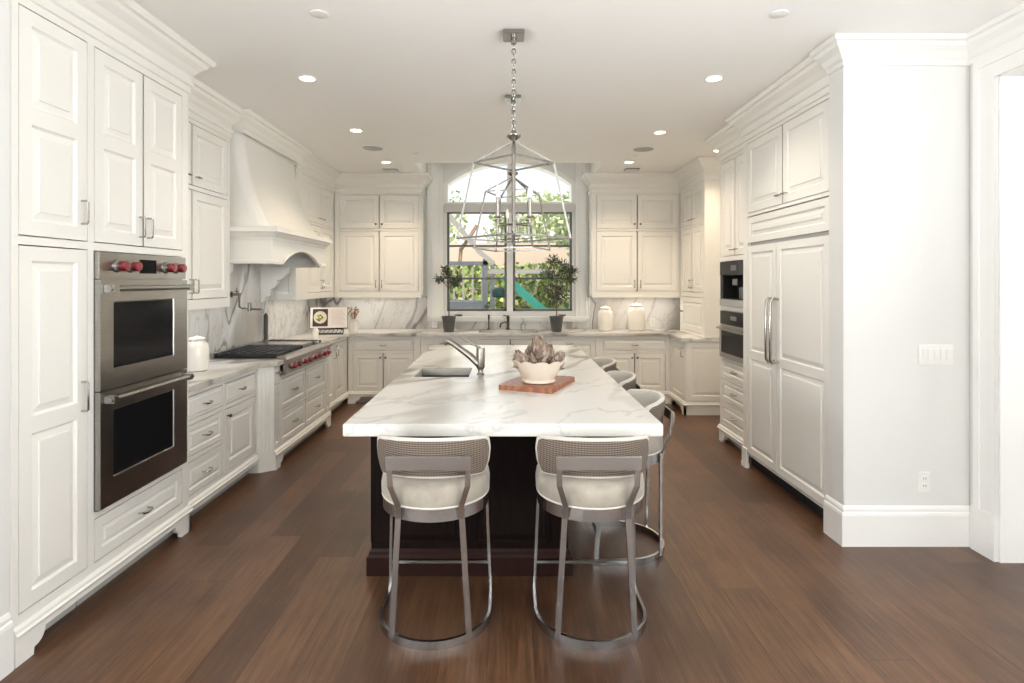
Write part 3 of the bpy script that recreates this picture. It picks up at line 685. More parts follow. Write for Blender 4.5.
# ------------------------------------------------------------------ rangetop
rt = thing('rangetop', 'stainless rangetop with red knobs and black grates under the white hood', 'rangetop', (-1.925, 4.935, 0), L90)
W = 1.24
MB().box(0, .01, .79, W, .655, .925).build('body', STEEL, rt)
m = MB().prism([(0, .78), (-.014, .79), (-.014, .900), (-.020, .912), (-.012, .930), (.008, .940), (.07, .941), (.07, .78)], .0, W, 'x').build('control_panel', STEEL, rt)
for kx in (.14, .25, .42, .53, .70, .81, .98, 1.09):
    b_ = MB().lathe([(.031, 0), (.031, .005), (.024, .010), (.021, .02)], 18, (kx, -.012, .845), Mx).build('knob_bezel', STEEL, rt)
    MB().lathe([(.021, .012), (.024, .016), (.023, .042), (.019, .046), (.003, .047)], 18, (kx, -.012, .845), Mx).build('knob', RED, rt)
MB().box(.02, .075, .925, W - .02, .62, .935).build('burner_tray', BLACK, rt)
for gx0, gx1 in ((.025, .40), (.405, .66), (.99, 1.215)):
    m = MB(); z = .962
    m.tube([(gx0 + .01, .085, z), (gx1 - .01, .085, z), (gx1 - .01, .61, z), (gx0 + .01, .61, z)], .009, 6, True)
    nx = 4
    for k in range(1, nx): x = gx0 + (gx1 - gx0) * k / nx; m.tube([(x, .085, z), (x, .61, z)], .007, 6)
    for k in range(1, 6): y = .085 + .525 * k / 6; m.tube([(gx0 + .01, y, z), (gx1 - .01, y, z)], .007, 6)
    for fx_, fy_ in ((gx0 + .01, .085), (gx1 - .01, .085), (gx1 - .01, .61), (gx0 + .01, .61)): m.tube([(fx_, fy_, .93), (fx_, fy_, z)], .009, 6)
    m.build('grate', IRON, rt)
    for by in (.21, .48): MB().lathe([(.05, 0), (.045, .012), (.03, .016), (.004, .018)], 18, ((gx0 + gx1) / 2, by, .935)).build('burner', IRON, rt)
MB().box(.675, .085, .935, .975, .61, .972).build('griddle', STEEL, rt, bevel=.004)
MB().box(.01, .62, .925, W - .01, .655, .968).build('back_guard', STEEL, rt, bevel=.003)

# ------------------------------------------------------------------ worktops and backsplash
wt = MB().prism([(-2.035, 3.655), (-2.035, 4.71), (-1.925, 4.79), (-1.925, 4.932), (-2.59, 4.932), (-2.59, 6.178), (-1.925, 6.178), (-1.925, 6.31), (-2.035, 6.41), (-2.035, 7.385),
                 (2.105, 7.385), (2.105, 6.735), (2.80, 6.735), (2.80, 8.03), (-2.665, 8.03), (-2.665, 3.655)], .88, .92, 'z',
                holes=[[(-.36, 7.47), (.43, 7.47), (.43, 7.86), (-.36, 7.86)]])
tag(wt.build('worktop', MARB, bevel=.004), 'white veined marble worktop running along the side and back walls', 'worktop')
m = MB().prism([(-.36, 7.47), (.43, 7.47), (.43, 7.86), (-.36, 7.86)], .70, .879, 'z'); m = MB()
m.box(-.37, 7.46, .70, .44, 7.87, .71); m.box(-.37, 7.46, .70, -.36, 7.87, .879); m.box(.43, 7.46, .70, .44, 7.87, .879); m.box(-.37, 7.46, .70, .44, 7.47, .879); m.box(-.37, 7.86, .70, .44, 7.87, .879)
tag(m.build('sink_basin', SINKM), 'undermount steel sink in the back worktop below the window', 'sink')
m = MB().prism([(-2.64, .921), (2.80, .921), (2.80, 1.384), (1.19, 1.384), (1.19, 1.028), (-1.115, 1.028), (-1.115, 1.384), (-2.64, 1.384)], 8.032, 8.049, 'y')
struct('backsplash_back', m, BSPL)
struct('backsplash_left', MB().prism([(3.66, .921), (8.03, .921), (8.03, 1.384), (6.26, 1.384), (6.26, 1.90), (4.85, 1.90), (4.85, 1.384), (3.66, 1.384)], XL + .001, XL + .018, 'x'), BSPL)

# ------------------------------------------------------------------ island
isl = thing('kitchen_island', 'large dark espresso island base standing on the plank floor', 'kitchen island', (0, 0, 0))
X0, X1, Y0, Y1 = -.735, .34, 3.10, 5.93
m = MB(); m.slab(X0, .10, X1, .858, Y0, .02, [((X0 + .10, .17, -.24, .80), RP), ((-.16, .17, X1 - .09, .80), RP)]); m.build('front_panel', DARKW, isl)
MB().box(X0, Y0 + .02, .10, X1, 4.00, .858).build('body', DARKW, isl)
m = MB().box(X0, 4.0, .10, X1, 4.50, .64); m.box(X0, 4.0, .64, -.66, 4.5, .858); m.box(-.255, 4.0, .64, X1, 4.5, .858); m.build('sink_cabinet', DARKW, isl)
MB().box(X0, 4.50, .10, X1, Y1, .858).build('body', DARKW, isl)
pr = [(0, 0), (.022, 0), (.022, .10), (.012, .112), (.010, .128), (0, .14)]
MB().sweep(pr, [(X0, Y1), (X0, Y0), (X1, Y0), (X1, Y1), (X0, Y1)]).build('plinth', mat('plinth_wood', (.022, .008, .006), .4, 0, .2), isl)
for k in range(5):       # drawer fronts on the working side
    ya = Y1 - .03 - k * .56; M_ = MB().slab(0, .16, .53, .83, 0, .012, [((.05, .21, .48, .78), RPD)])
    M_.v = [(X0 - .010 + yy, ya - xx, zz) for xx, yy, zz in M_.v]
    M_.build('side_door', DARKW, isl)
tag(MB().prism([(-.777, 2.70), (.748, 2.70), (.748, 6.03), (-.777, 6.03)], .86, .92, 'z', holes=[[(-.652, 4.03), (-.266, 4.03), (-.266, 4.45), (-.652, 4.45)]]).build('island_worktop', MARB, bevel=.004),
    'thick white marble slab with grey and gold veins on the island', 'worktop')
m = MB(); a, b_, c_, d_ = -.658, -.26, 4.024, 4.456
m.box(a, c_, .66, b_, d_, .668); m.box(a, c_, .668, a + .006, d_, .859); m.box(b_ - .006, c_, .668, b_, d_, .859); m.box(a, c_, .668, b_, c_ + .006, .859); m.box(a, d_ - .006, .668, b_, d_, .859)
tag(m.build('sink_basin', SINKM), 'small rectangular prep sink set into the island marble', 'sink')
fa = thing('island_faucet', 'brushed nickel pull-out faucet beside the island prep sink', 'faucet', (-.185, 4.13, .92))
MB().lathe([(.028, 0), (.028, .006), (.019, .012), (.018, .035), (.028, .045), (.031, .06), (.031, .185), (.027, .195), (.004, .197)], 22).build('body', FAUC, fa)
MB().tube([(-.012, .0, .075), (-.08, .02, .135), (-.20, .06, .215), (-.235, .07, .235), (-.262, .078, .232), (-.272, .08, .212)], [.026, .025, .021, .021, .022, .019], 14).build('spout', FAUC, fa)
MB().tube([(.0, 0, .19), (-.03, .008, .205), (-.135, .045, .262), (-.145, .047, .28)], [.012, .008, .006, .008], 10).build('lever', FAUC, fa)

# cutting board, bowl, dried artichokes
bd = thing('cutting_board', 'reddish wooden cutting board under the bowl on the island', 'cutting board', (.21, 3.71, .92), R(66.5))
def rrect(w, h, r, k=5):
    pts = []
    for cx, cy, a in ((w - r, h - r, 0), (-w + r, h - r, 90), (-w + r, -h + r, 180), (w - r, -h + r, 270)):
        pts += [(cx + r * math.cos(R(a + 90 * i / k)), cy + r * math.sin(R(a + 90 * i / k))) for i in range(k + 1)]
    return pts
circ = lambda cx, cy, r, k=14: [(cx + r * math.cos(2 * PI * i / k), cy + r * math.sin(2 * PI * i / k)) for i in range(k)]
MB().prism(rrect(.245, .18, .02), 0, .03, 'z', holes=[circ(.19, -.06, .012)]).build('board', BOARD, bd, bevel=.003)
bw = MB(); prof = [(.085, 0), (.105, .004), (.107, .016), (.100, .02), (.118, .05), (.142, .10), (.168, .14)]
SEG = 72; vs = []
def scal(r, z, k):
    a = 2 * PI * k / SEG; f_ = max(0, (z - .08) / .06); w_ = abs(math.sin(a * 5.5 + .4)) ** .7
    return ((r + .012 * f_ * w_) * math.cos(a), (r + .012 * f_ * w_) * math.sin(a), z + .016 * f_ * (w_ - .5))
full = prof + [(.160, .141), (.134, .10), (.110, .05), (.09, .03), (.01, .028)]
for r, z in full: vs += [scal(r, z, k) for k in range(SEG)]
fs = [(i * SEG + k, i * SEG + (k + 1) % SEG, (i + 1) * SEG + (k + 1) % SEG, (i + 1) * SEG + k) for i in range(len(full) - 1) for k in range(SEG)] + [tuple(range(SEG))[::-1], tuple((len(full) - 1) * SEG + k for k in range(SEG))]
tag(bw.addf(vs, fs, True).build('ceramic_bowl', CREAMC, None, (.21, 3.66, .951)), 'cream ceramic bowl with scalloped rim on the cutting board', 'bowl')
def flower(seed, r, h, n_):
    rd = random.Random(seed); m = MB()
    m.lathe([(.02, 0), (r * .5, h * .1), (r * .55, h * .35), (r * .3, h * .7), (.004, h * .85)], 12)
    for i in range(n_):
        t_ = i / n_; a = i * 2.4; base = Vector((math.cos(a), math.sin(a), 0)); z0_ = h * (.05 + .6 * t_); rr = r * (.5 - .25 * t_)
        tip = base * (r * (1.05 - .8 * t_) * rd.uniform(.85, 1.1)) + Vector((0, 0, z0_ + h * rd.uniform(.28, .42)))
        p0 = base * rr * .8 + Vector((0, 0, z0_)); side = Vector((-base.y, base.x, 0)) * r * .22; mid = p0.lerp(tip, .5) + base * r * .12
        nin = base * -.004
        v = [p0 - side * .6, p0 + side * .6, mid - side, mid + side, tip]
        v2 = [q + nin for q in v]
        m.addf([tuple(q) for q in v + v2], [(0, 1, 3, 2), (2, 3, 4), (5, 7, 8, 6), (7, 9, 8), (0, 2, 7, 5), (1, 6, 8, 3), (2, 4, 9, 7), (3, 8, 9, 4), (0, 5, 6, 1)])
    return m
for i, (dx, dy, dz, r, h, ttx, tty, lb) in enumerate((
    (.0, -.01, .145, .085, .22, 0, 0, 'tall dried artichoke standing at the centre of the cream bowl'),
    (-.085, -.03, .150, .065, .13, -30, 0, 'dried artichoke leaning out on the faucet side of the cream bowl'),
    (.09, -.02, .145, .065, .13, 30, 0, 'dried artichoke leaning out on the stool side of the cream bowl'),
    (-.05, .08, .15, .06, .14, 0, 20, 'dried artichoke at the window side of the bowl, nearer the faucet'),
    (.06, .07, .16, .055, .14, 10, 15, 'dried artichoke at the window side of the bowl, nearer the side stools'))):
    o = flower(i + 3, r, h, 90).build('dried_artichoke', DRIED, None, (.21 + dx, 3.66 + dy, .951 + dz - .06), fix=False)
    o.rotation_euler = (R(-tty), R(ttx), 0); tag(o, lb, 'dried artichoke', 'dried artichokes in the cream bowl')

# ------------------------------------------------------------------ stools
st = thing('counter_stool', 'cream stool with woven cane back at the island end, on the oven side', 'stool', (-.335, 2.722, 0), 0, 'counter stools around the island')
def dpath(r, L, k=24, z=0): return [(-r, L)] + [(r * math.cos(a), r * math.sin(a)) for a in [PI + PI * i / k for i in range(k + 1)]] + [(r, L)]
def ribbon(path, t_, z0_, z1_):
    return MB().sweep([(-t_ / 2, z0_), (t_ / 2, z0_), (t_ / 2, z1_), (-t_ / 2, z1_)], path)
ribbon(dpath(.258, .20), .014, 0, .038).build('base_ring', STOOLM, st)
ribbon(dpath(.243, .14), .012, .548, .600).build('seat_ring', STOOLM, st)
def flatbar(pts, w, t_, wdir):
    """bar of width w along wdir"""
    m = MB(); vs = []; wd = Vector(wdir).normalized(); P = [Vector(p) for p in pts]
    for i, p in enumerate(P):
        d = (P[min(i + 1, len(P) - 1)] - P[max(i - 1, 0)]).normalized(); nn = d.cross(wd).normalized()
        for a, b2 in ((-1, -1), (1, -1), (1, 1), (-1, 1)): vs.append(p + wd * a * w / 2 + nn * b2 * t_ / 2)
    fs = [(4 * i + k, 4 * i + (k + 1) % 4, 4 * i + 4 + (k + 1) % 4, 4 * i + 4 + k) for i in range(len(P) - 1) for k in range(4)] + [(3, 2, 1, 0), tuple(4 * (len(P) - 1) + k for k in range(4))]
    return m.addf([tuple(q) for q in vs], fs)
for s_ in (-1, 1):
    flatbar([(s_ * .172, -.203, .02), (s_ * .138, -.213, .60)], .026, .014, (1, 0, 0)).build('leg', STOOLM, st)
    flatbar([(s_ * .256, .185, .02), (s_ * .236, .135, .58)], .014, .026, (1, 0, 0)).build('leg', STOOLM, st)
    flatbar([(s_ * .138, -.220, .555), (s_ * .138, -.230, .61), (s_ * .168, -.258, .71), (s_ * .172, -.268, .843)], .024, .012, (1, 0, 0)).build('back_support', STOOLM, st)
MB().box(-.184, -.281, .785, .184, -.268, .845).build('back_bar', STOOLM, st, bevel=.002)
MB().tube([(-.246, .175, .17), (.246, .175, .17)], .010, 4, sq=True).build('footrest', STOOLM, st)
K = 48; lev = [(.600, .90), (.603, .97), (.62, 1.0), (.655, 1.005), (.685, .985), (.703, .93), (.712, .80), (.715, .4)]; vs = []
for z, sc in lev:
    for i in range(K):
        a = 2 * PI * i / K; ca, sa = math.cos(a), math.sin(a)
        e = .5 if sa > 0 else 1.0
        x = .255 * (abs(ca) ** (e if e < 1 else 1)) * (1 if ca >= 0 else -1); y = (.19 * abs(sa) ** e) if sa > 0 else .255 * sa
        vs.append((x * sc, y * sc + .0, z))
fs = [(i * K + k, i * K + (k + 1) % K, (i + 1) * K + (k + 1) % K, (i + 1) * K + k) for i in range(len(lev) - 1) for k in range(K)] + [tuple(range(K))[::-1], tuple((len(lev) - 1) * K + k for k in range(K))]
MB().addf(vs, fs, True).build('seat', FABRIC, st)
MB().tube([(vs[i + K][0] * 1.01, vs[i + K][1] * 1.01, .607) for i in range(K)], .005, 6, True).build('seat_piping', WHITEF, st)
def shell(rin, rout, amax, zc, hh, corner, k=40, lean=.12, yc=.028, sq=1.0):
    vs = []; q = 16
    for i in range(k + 1):
        s_ = -1 + 2 * i / k; a = s_ * amax; arcl = rout * amax; dist = arcl * (1 - abs(s_))
        cut = corner - math.sqrt(max(0, corner ** 2 - max(0, corner - dist) ** 2)) if dist < corner else 0
        h2 = hh - cut * .98; wave = .026 * (1 - s_ * s_) - .026
        for j in range(q):
            b2 = 2 * PI * j / q; cx, cz = math.cos(b2), math.sin(b2)
            ex = abs(cx) ** .5 * (1 if cx > 0 else -1); ez = abs(cz) ** .5 * (1 if cz > 0 else -1)
            z = zc + wave + ez * h2; r = (rin + rout) / 2 + ex * (rout - rin) / 2 + lean * (z - .80)
            vs.append((r * math.sin(a), yc - r * math.cos(a) * sq, z))
    fs = [(i * q + j, i * q + (j + 1) % q, (i + 1) * q + (j + 1) % q, (i + 1) * q + j) for i in range(k) for j in range(q)] + [tuple(range(q))[::-1], tuple(k * q + j for j in range(q))]
    return MB().addf(vs, fs, True)
shell(.252, .284, R(67), .826, .092, .05).build('backrest', WHITEF, st)
shell(.276, .2875, R(62.5), .826, .079, .042).build('cane_panel', CANE, st)
dup(st, (.40, 2.722, 0), 0, 'cream stool with woven cane back at the island end, on the refrigerator side')
for yy, lb in ((3.45, 'cream stool on the long side of the island, nearest the refrigerator doors'),
               (4.20, 'cream stool on the long side of the island, middle of three'),
               (4.95, 'cream stool on the long side of the island, closest to the window wall')):
    dup(st, (.688, yy, 0), R(90), lb)

# ------------------------------------------------------------------ lantern pendants
def bar3(m, a, b_, r=.0055): m.tube([a, b_], r * 1.35, 4, sq=True)
pn = thing('lantern_pendant', 'polished nickel open-frame lantern pendant hanging nearest over the island', 'pendant light', (.045, 3.32, 0), 0, 'lantern pendants over the island')
MB().box(-.062, -.062, 3.02, .062, .062, 3.048).build('ceiling_plate', PNICK, pn, bevel=.004)
MB().lathe([(.016, 2.985), (.018, 3.0), (.016, 3.02)], 14).build('plate_loop', PNICK, pn)
m = MB(); z = 2.99; i = 0
while z > 2.50:
    L_ = .042; pts = []
    for k in range(12):
        a = 2 * PI * k / 12; u, w_ = .011 * math.cos(a), .019 * math.sin(a)
        pts.append((u, 0, z - .019 + w_) if i % 2 else (0, u, z - .019 + w_))
    m.tube(pts, .0032, 5, True); z -= .030; i += 1
m.build('chain', PNICK, pn)
MB().lathe([(.006, 2.42), (.02, 2.425), (.04, 2.44), (.043, 2.452), (.02, 2.462), (.012, 2.48), (.006, 2.50)], 20).build('top_cap', PNICK, pn)
m = MB(); up = [(.234 * math.cos(a), .234 * math.sin(a), 2.29) for a in (0, PI / 2, PI, 3 * PI / 2)]; lo = [(.333 * math.cos(a), .333 * math.sin(a), 1.849) for a in (0, PI / 2, PI, 3 * PI / 2)]
for k in range(4):
    bar3(m, up[k], up[(k + 1) % 4]); bar3(m, lo[k], lo[(k + 1) % 4]); bar3(m, up[k], lo[k]); bar3(m, (0, 0, 2.42), up[k])
m.build('lantern_frame', PNICK, pn)
MB().lathe([(.004, 1.885), (.014, 1.895), (.014, 1.915), (.0115, 1.925), (.0115, 2.43)], 14).build('stem', PNICK, pn)
for k in range(4):
    a = PI / 4 + k * PI / 2; ca, sa = math.cos(a), math.sin(a); r = .13
    am = MB().tube([(0, 0, 1.93), (ca * r, sa * r, 1.93), (ca * r, sa * r, 1.96)], .0055, 6, sq=False); am.lathe([(.02, 1.958), (.022, 1.962), (.018, 1.968)], 12, (ca * r, sa * r, 0))
    ar_ = am.build('candle_arm', PNICK, pn)
    MB().lathe([(.010, 1.967), (.010, 2.075)], 12, (ca * r, sa * r, 0)).build('candle_sleeve', PNICK, ar_)
    MB().lathe([(.007, 2.075), (.015, 2.095), (.016, 2.11), (.009, 2.135), (.002, 2.15)], 12, (ca * r, sa * r, 0)).build('bulb', mat('frosted_bulb', (.85, .82, .75), .2, emit=(1, .9, .75), es=.05), ar_)
pn2 = dup(pn, (.055, 4.47, 0), R(25), 'polished nickel open-frame lantern pendant hanging behind, closer to the window')

for c_ in bpy.data.objects:
    if c_.parent == pn2 and c_.name.startswith('ceiling_plate'): c_.rotation_euler = (0, 0, R(-25))

# ------------------------------------------------------------------ ceiling fittings
def downlight(x, y, lb, power, col):
    t = thing('ceiling_downlight', lb, 'downlight', (x, y, 0), 0, 'recessed ceiling downlights')
    MB().lathe([(.052, 3.049), (.052, 3.044), (.066, 3.043), (.068, 3.0495)], 28).build('trim_ring', TRIM, t)
    MB().lathe([(.051, 3.0485), (.051, 3.046), (.002, 3.0455)], 28).build('lamp_lens', LAMP, t)
    d = bpy.data.lights.new('downlight_beam', 'SPOT'); d.energy = power; d.color = col; d.spot_size = R(125); d.spot_blend = .9; d.shadow_soft_size = .06
    o = bpy.data.objects.new('downlight_beam', d); COL.objects.link(o); o.location = (x, y, 3.035)
WARM = (1, .80, .58)
for x, y, lb, pw in ((-1.42, 4.06, 'round downlight nearest the double oven in the ceiling', 55), (1.486, 4.06, 'round downlight nearest the refrigerator cabinet in the ceiling', 55),
                 (-1.44, 5.46, 'round ceiling downlight in front of the range hood', 55), (1.50, 5.53, 'round ceiling downlight in front of the coffee cabinet', 85),
                 (-1.46, 6.92, 'round ceiling downlight beside the vent over the cookbook corner', 115), (1.50, 6.92, 'round ceiling downlight beside the vent over the lidded jars', 115),
                 (2.36, 6.30, 'round ceiling downlight tucked behind the coffee cabinet crown', 70)):
    downlight(x, y, lb, pw, WARM if y > 5 else (1, .88, .74))
for x, y, lb in ((-1.45, 6.19, 'round grey ceiling speaker on the range hood side'), (1.51, 6.24, 'round grey ceiling speaker on the coffee cabinet side')):
    t = thing('ceiling_speaker', lb, 'speaker', (x, y, 0), 0, 'ceiling speakers')
    MB().lathe([(.10, 3.0495), (.115, 3.045), (.12, 3.0495)], 32).build('rim', TRIM, t); MB().lathe([(.108, 3.0485), (.106, 3.043), (.004, 3.042)], 32).build('grille', SPK, t)
for x, y, lb, r in ((-1.01, 3.08, 'plain white ceiling cap nearest the double oven', .047), (1.48, 3.08, 'plain white ceiling cap nearest the refrigerator', .047),
                    (-1.02, 6.45, 'small white ceiling cap beside the speaker on the hood side', .035), (1.50, 6.56, 'small white ceiling cap beside the speaker on the coffee side', .035)):
    tag(MB().lathe([(r, 3.0495), (r, 3.045), (r * .9, 3.043), (.003, 3.0425)], 24, (x, y, 0)).build('sprinkler_cover', PLAST), lb, 'sprinkler cover', 'flat covers on the ceiling')
for x, y, lb in ((-1.50, 7.40, 'small dark ceiling vent over the cookbook corner'), (1.63, 7.36, 'small dark ceiling vent over the lidded jars')):
    t = thing('ceiling_vent', lb, 'vent', (x, y, 0), 0, 'ceiling vents')
    MB().box(-.09, -.07, 3.042, .09, .07, 3.0495).build('frame', VENTM, t)
    m = MB()
    for k in range(4): m.box(-.085, -.055 + k * .03, 3.038, .085, -.047 + k * .03, 3.043)
    m.build('grille', TRIM, t)

# ------------------------------------------------------------------ wall fittings
sw = thing('switch_plate', 'wide white light switch plate on the plain wall beside the refrigerator', 'light switch', (2.60, 3.44, 1.155))
MB().box(-.105, -.007, -.06, .105, 0, .06).build('plate', PLAST, sw, bevel=.002)
for k in range(5): MB().box(-.088 + k * .037, -.013, -.035, -.060 + k * .037, -.007, .035).build('rocker', PLAST, sw, bevel=.0015)
def outlet(loc, lb, rot=0):
    t = thing('power_outlet', lb, 'power outlet', loc, rot, 'white power outlets')
    MB().box(-.037, -.006, -.06, .037, 0, .06).build('plate', PLAST, t, bevel=.002)
    for z in (-.022, .022):
        s_ = MB().box(-.017, -.009, z - .015, .017, -.006, z + .015).build('socket', PLAST, t, bevel=.001)
        MB().box(-.008, -.0095, z - .006, -.005, -.0089, z + .006).build('slot', BLACK, s_); MB().box(.005, -.0095, z - .006, .008, -.0089, z + .006).build('slot', BLACK, s_)
outlet((2.53, 3.44, .385), 'white power outlet low on the plain wall above the baseboard')
outlet((-1.01, 8.031, 1.0), 'white outlet on the marble beside the smaller olive tree')
o_ = outlet((2.07, 8.031, 1.02), 'white outlet on the marble beside the taller lidded jar')

# ------------------------------------------------------------------ counter objects
def jar(name, loc, s_, h, lb, grp=None, m_=CERAM):
    t = thing(name, lb, 'jar', loc, 0, grp)
    MB().lathe([(s_ * .78, 0), (s_ * .92, .01), (s_, h * .25), (s_, h * .62), (s_ * .9, h * .76), (s_ * .62, h * .84), (s_ * .62, h * .87)], 32).build('body', m_, t)
    MB().lathe([(s_ * .70, h * .87), (s_ * .72, h * .90), (s_ * .55, h * .94), (s_ * .12, h * .965), (s_ * .12, h * .99), (s_ * .02, h)], 28).build('lid', m_, t)
    return t
jar('lidded_jar', (1.36, 7.78, .92), .105, .345, 'shorter plump white ceramic jar on the back worktop', 'white lidded jars')
jar('lidded_jar', (1.79, 7.80, .92), .115, .385, 'taller white ceramic jar on the worktop near the corner cabinet', 'white lidded jars')
jar('canister', (-2.34, 4.30, .92), .085, .27, 'white ceramic canister on the worktop beside the double oven')
jar('canister', (-2.47, 4.60, .92), .06, .19, 'small white canister on the worktop beside the rangetop')
jar('salt_cellar', (-2.22, 6.62, .92), .035, .15, 'slim white ceramic jar standing before the open cookbook')
# olive trees in pots
def olive(name, loc, lb, ch, trunk, blobs, seed, nl):
    rd = random.Random(seed); t = thing(name, lb, 'potted plant', loc, 0, 'potted olive trees')
    MB().lathe([(.062, 0), (.068, .01), (.092, .19), (.098, .195), (.098, .21), (.088, .21), (.084, .18), (.01, .178)], 24).build('pot', POT, t)
    MB().lathe([(.083, .17), (.083, .183), (.003, .188)], 20).build('soil', mat('potting_soil', (.03, .022, .016), .9), t)
    m = MB(); m.tube([(0, 0, .17), (.006, .004, trunk * .6), (-.004, 0, trunk), (.004, 0, trunk + .12)], [.009, .007, .006, .004], 8)
    for bx_, by_, bz, br_ in blobs: m.tube([(0, 0, trunk * .92), (bx_ * .5, by_ * .5, (trunk + bz) / 2), (bx_, by_, bz)], [.005, .004, .002], 6)
    m.build('trunk', BARK, t)
    m = MB()
    for i in range(nl):
        bx_, by_, bz, br_ = blobs[i % len(blobs)]
        d = Vector((rd.gauss(0, 1), rd.gauss(0, 1), rd.gauss(0, .9))).normalized(); c = Vector((bx_, by_, bz)) + d * br_ * rd.uniform(.25, 1.05)
        ax = (d + Vector((rd.uniform(-.8, .8), rd.uniform(-.8, .8), rd.uniform(-.6, .8)))).normalized(); L_ = rd.uniform(.045, .08); s2 = ax.cross(Vector((rd.uniform(-1, 1), rd.uniform(-1, 1), .3))).normalized() * .0075; nn = ax.cross(s2).normalized() * .0012
        v = [c - ax * L_ / 2, c + s2, c + ax * L_ / 2, c - s2]
        m.addf([tuple(q + nn) for q in v] + [tuple(q - nn) for q in v], [(0, 1, 2, 3), (7, 6, 5, 4), (0, 4, 5, 1), (1, 5, 6, 2), (2, 6, 7, 3), (3, 7, 4, 0)])
    m.build('foliage', OLIVE, t, fix=False)
olive('potted_olive_tree', (-.765, 7.60, .92), 'smaller olive tree in a dark grey pot on the back worktop', 1, .62,
      [(0, 0, .74, .10), (-.12, -.02, .70, .08), (.12, .02, .72, .08), (-.04, 0, .82, .07), (.07, 0, .64, .06)], 5, 330)
olive('potted_olive_tree', (.675, 7.60, .92), 'larger fuller olive tree in a dark grey pot on the back worktop', 1, .55,
      [(0, 0, .72, .13), (-.12, 0, .78, .10), (.13, 0, .80, .10), (-.05, 0, .95, .10), (.04, 0, .90, .10), (.2, .02, .70, .07), (-.1, 0, .56, .10), (.08, 0, .52, .10), (-.02, 0, .44, .10), (.22, 0, .82, .07)], 9, 800)
# window faucet, side sprayer, soap bottle
f2 = thing('window_faucet', 'dark bronze bridge faucet behind the sink under the window', 'faucet', (.03, 7.92, .92))
MB().lathe([(.028, 0), (.026, .02), (.018, .03), (.018, .15), (.024, .165), (.012, .20), (.003, .21)], 18).build('body', BRONZE, f2)
MB().tube([(0, -.01, .09), (-.05, -.12, .12), (-.10, -.20, .10), (-.11, -.215, .05)], [.014, .012, .012, .013], 10).build('spout', BRONZE, f2)
MB().tube([(0, 0, .17), (-.03, -.03, .20), (-.07, -.04, .205)], .008, 8).build('lever', BRONZE, f2)
sd = thing('side_sprayer', 'slim dark bronze side sprayer behind the window sink', 'sprayer', (-.24, 7.92, .92))
MB().lathe([(.022, 0), (.020, .02), (.011, .03), (.010, .14), (.014, .16), (.014, .205), (.004, .215)], 16).build('body', BRONZE, sd)
sb = thing('soap_bottle', 'clear glass soap bottle with pump beside the window faucet', 'bottle', (.24, 7.93, .92))
MB().lathe([(.034, 0), (.036, .01), (.036, .09), (.015, .11), (.013, .12)], 20).build('body', CLEARG, sb)
MB().tube([(0, 0, .118), (0, 0, .155), (-.035, -.01, .155)], .006, 8).build('pump', NICKEL, sb)
# pot filler
pf = thing('pot_filler', 'dark nickel folding pot filler faucet on the marble above the rangetop', 'faucet', (XL + .018, 5.50, 1.47))
PFM = mat('dark_nickel', (.22, .20, .18), .25, 1.0)
My = Matrix.Rotation(R(90), 3, 'Y')
MB().lathe([(.03, 0), (.03, .008), (.014, .014), (.013, .07), (.016, .09)], 18, (0, 0, 0), My).build('wall_flange', PFM, pf)
m = MB().tube([(.055, -.035, .03), (.055, .035, .03)], .007, 8); m.tube([(.055, 0, -.01), (.055, 0, .065)], .007, 8); m.build('cross_handle', PFM, pf)
m = MB().tube([(.08, 0, 0), (.08, 0, -.12), (.10, .02, -.135), (.16, .04, -.135)], .011, 10); m.build('first_arm', PFM, pf)
MB().lathe([(.018, -.165), (.018, -.085), (.012, -.08)], 14, (.16, .04, 0)).build('swivel_joint', PFM, pf)
MB().tube([(.16, .04, -.145), (.30, -.02, -.145), (.315, -.026, -.15), (.318, -.027, -.185)], .010, 10).build('spout', PFM, pf)
# dark ribbed canister behind the rangetop
t = thing('pepper_mill', 'tall narrow dark ribbed mill standing at the end of the rangetop', 'mill', (-2.627, 6.215, .92))
MB().lathe([(.022, 0), (.022, .02)] + [(.020 + .002 * (k % 2), .02 + k * .015) for k in range(18)] + [(.022, .30), (.012, .32), (.003, .33)], 16).build('body', mat('dark_ribbed_metal', (.09, .08, .07), .4, .6), t)
# cookbook and stand
bk = thing('book_stand', 'black wire book stand holding the open cookbook in the corner', 'book stand', (-2.25, 7.22, .92), R(14))
m = MB()
for x in (-.17, .17): m.tube([(x, -.09, .008), (x, .10, .008), (x, .02, .30)], .006, 6); m.tube([(x, -.09, .008), (x, -.09, .03)], .006, 6)
m.tube([(-.17, -.09, .012), (.17, -.09, .012)], .006, 6); m.tube([(-.17, .09, .008), (.17, .09, .008)], .006, 6); m.tube([(-.17, .035, .25), (.17, .035, .25)], .006, 6)
m.tube([(-.17, -.04, .075), (.17, -.04, .075)], .008, 6)
for k in range(7): x = -.15 + k * .05; m.tube([(x, -.085, .012), (x - .012, -.075, .04), (x + .012, -.065, .055), (x, -.05, .075)], .004, 5)
m.build('wire_frame', IRON, bk)
cb = thing('open_cookbook', 'open cookbook with a food photograph on one page, on the black stand', 'book', (-2.25, 7.22, .92), R(14))
def onbook(m, dz=0):   # tilt back about the lower edge
    A = R(-17); ca, sa = math.cos(A), math.sin(A); o2 = []
    for x, y, z in m.v: y2 = y * ca - z * sa; z2 = y * sa + z * ca; o2.append((x, y2 - .045, z2 + .085))
    m.v = o2; return m
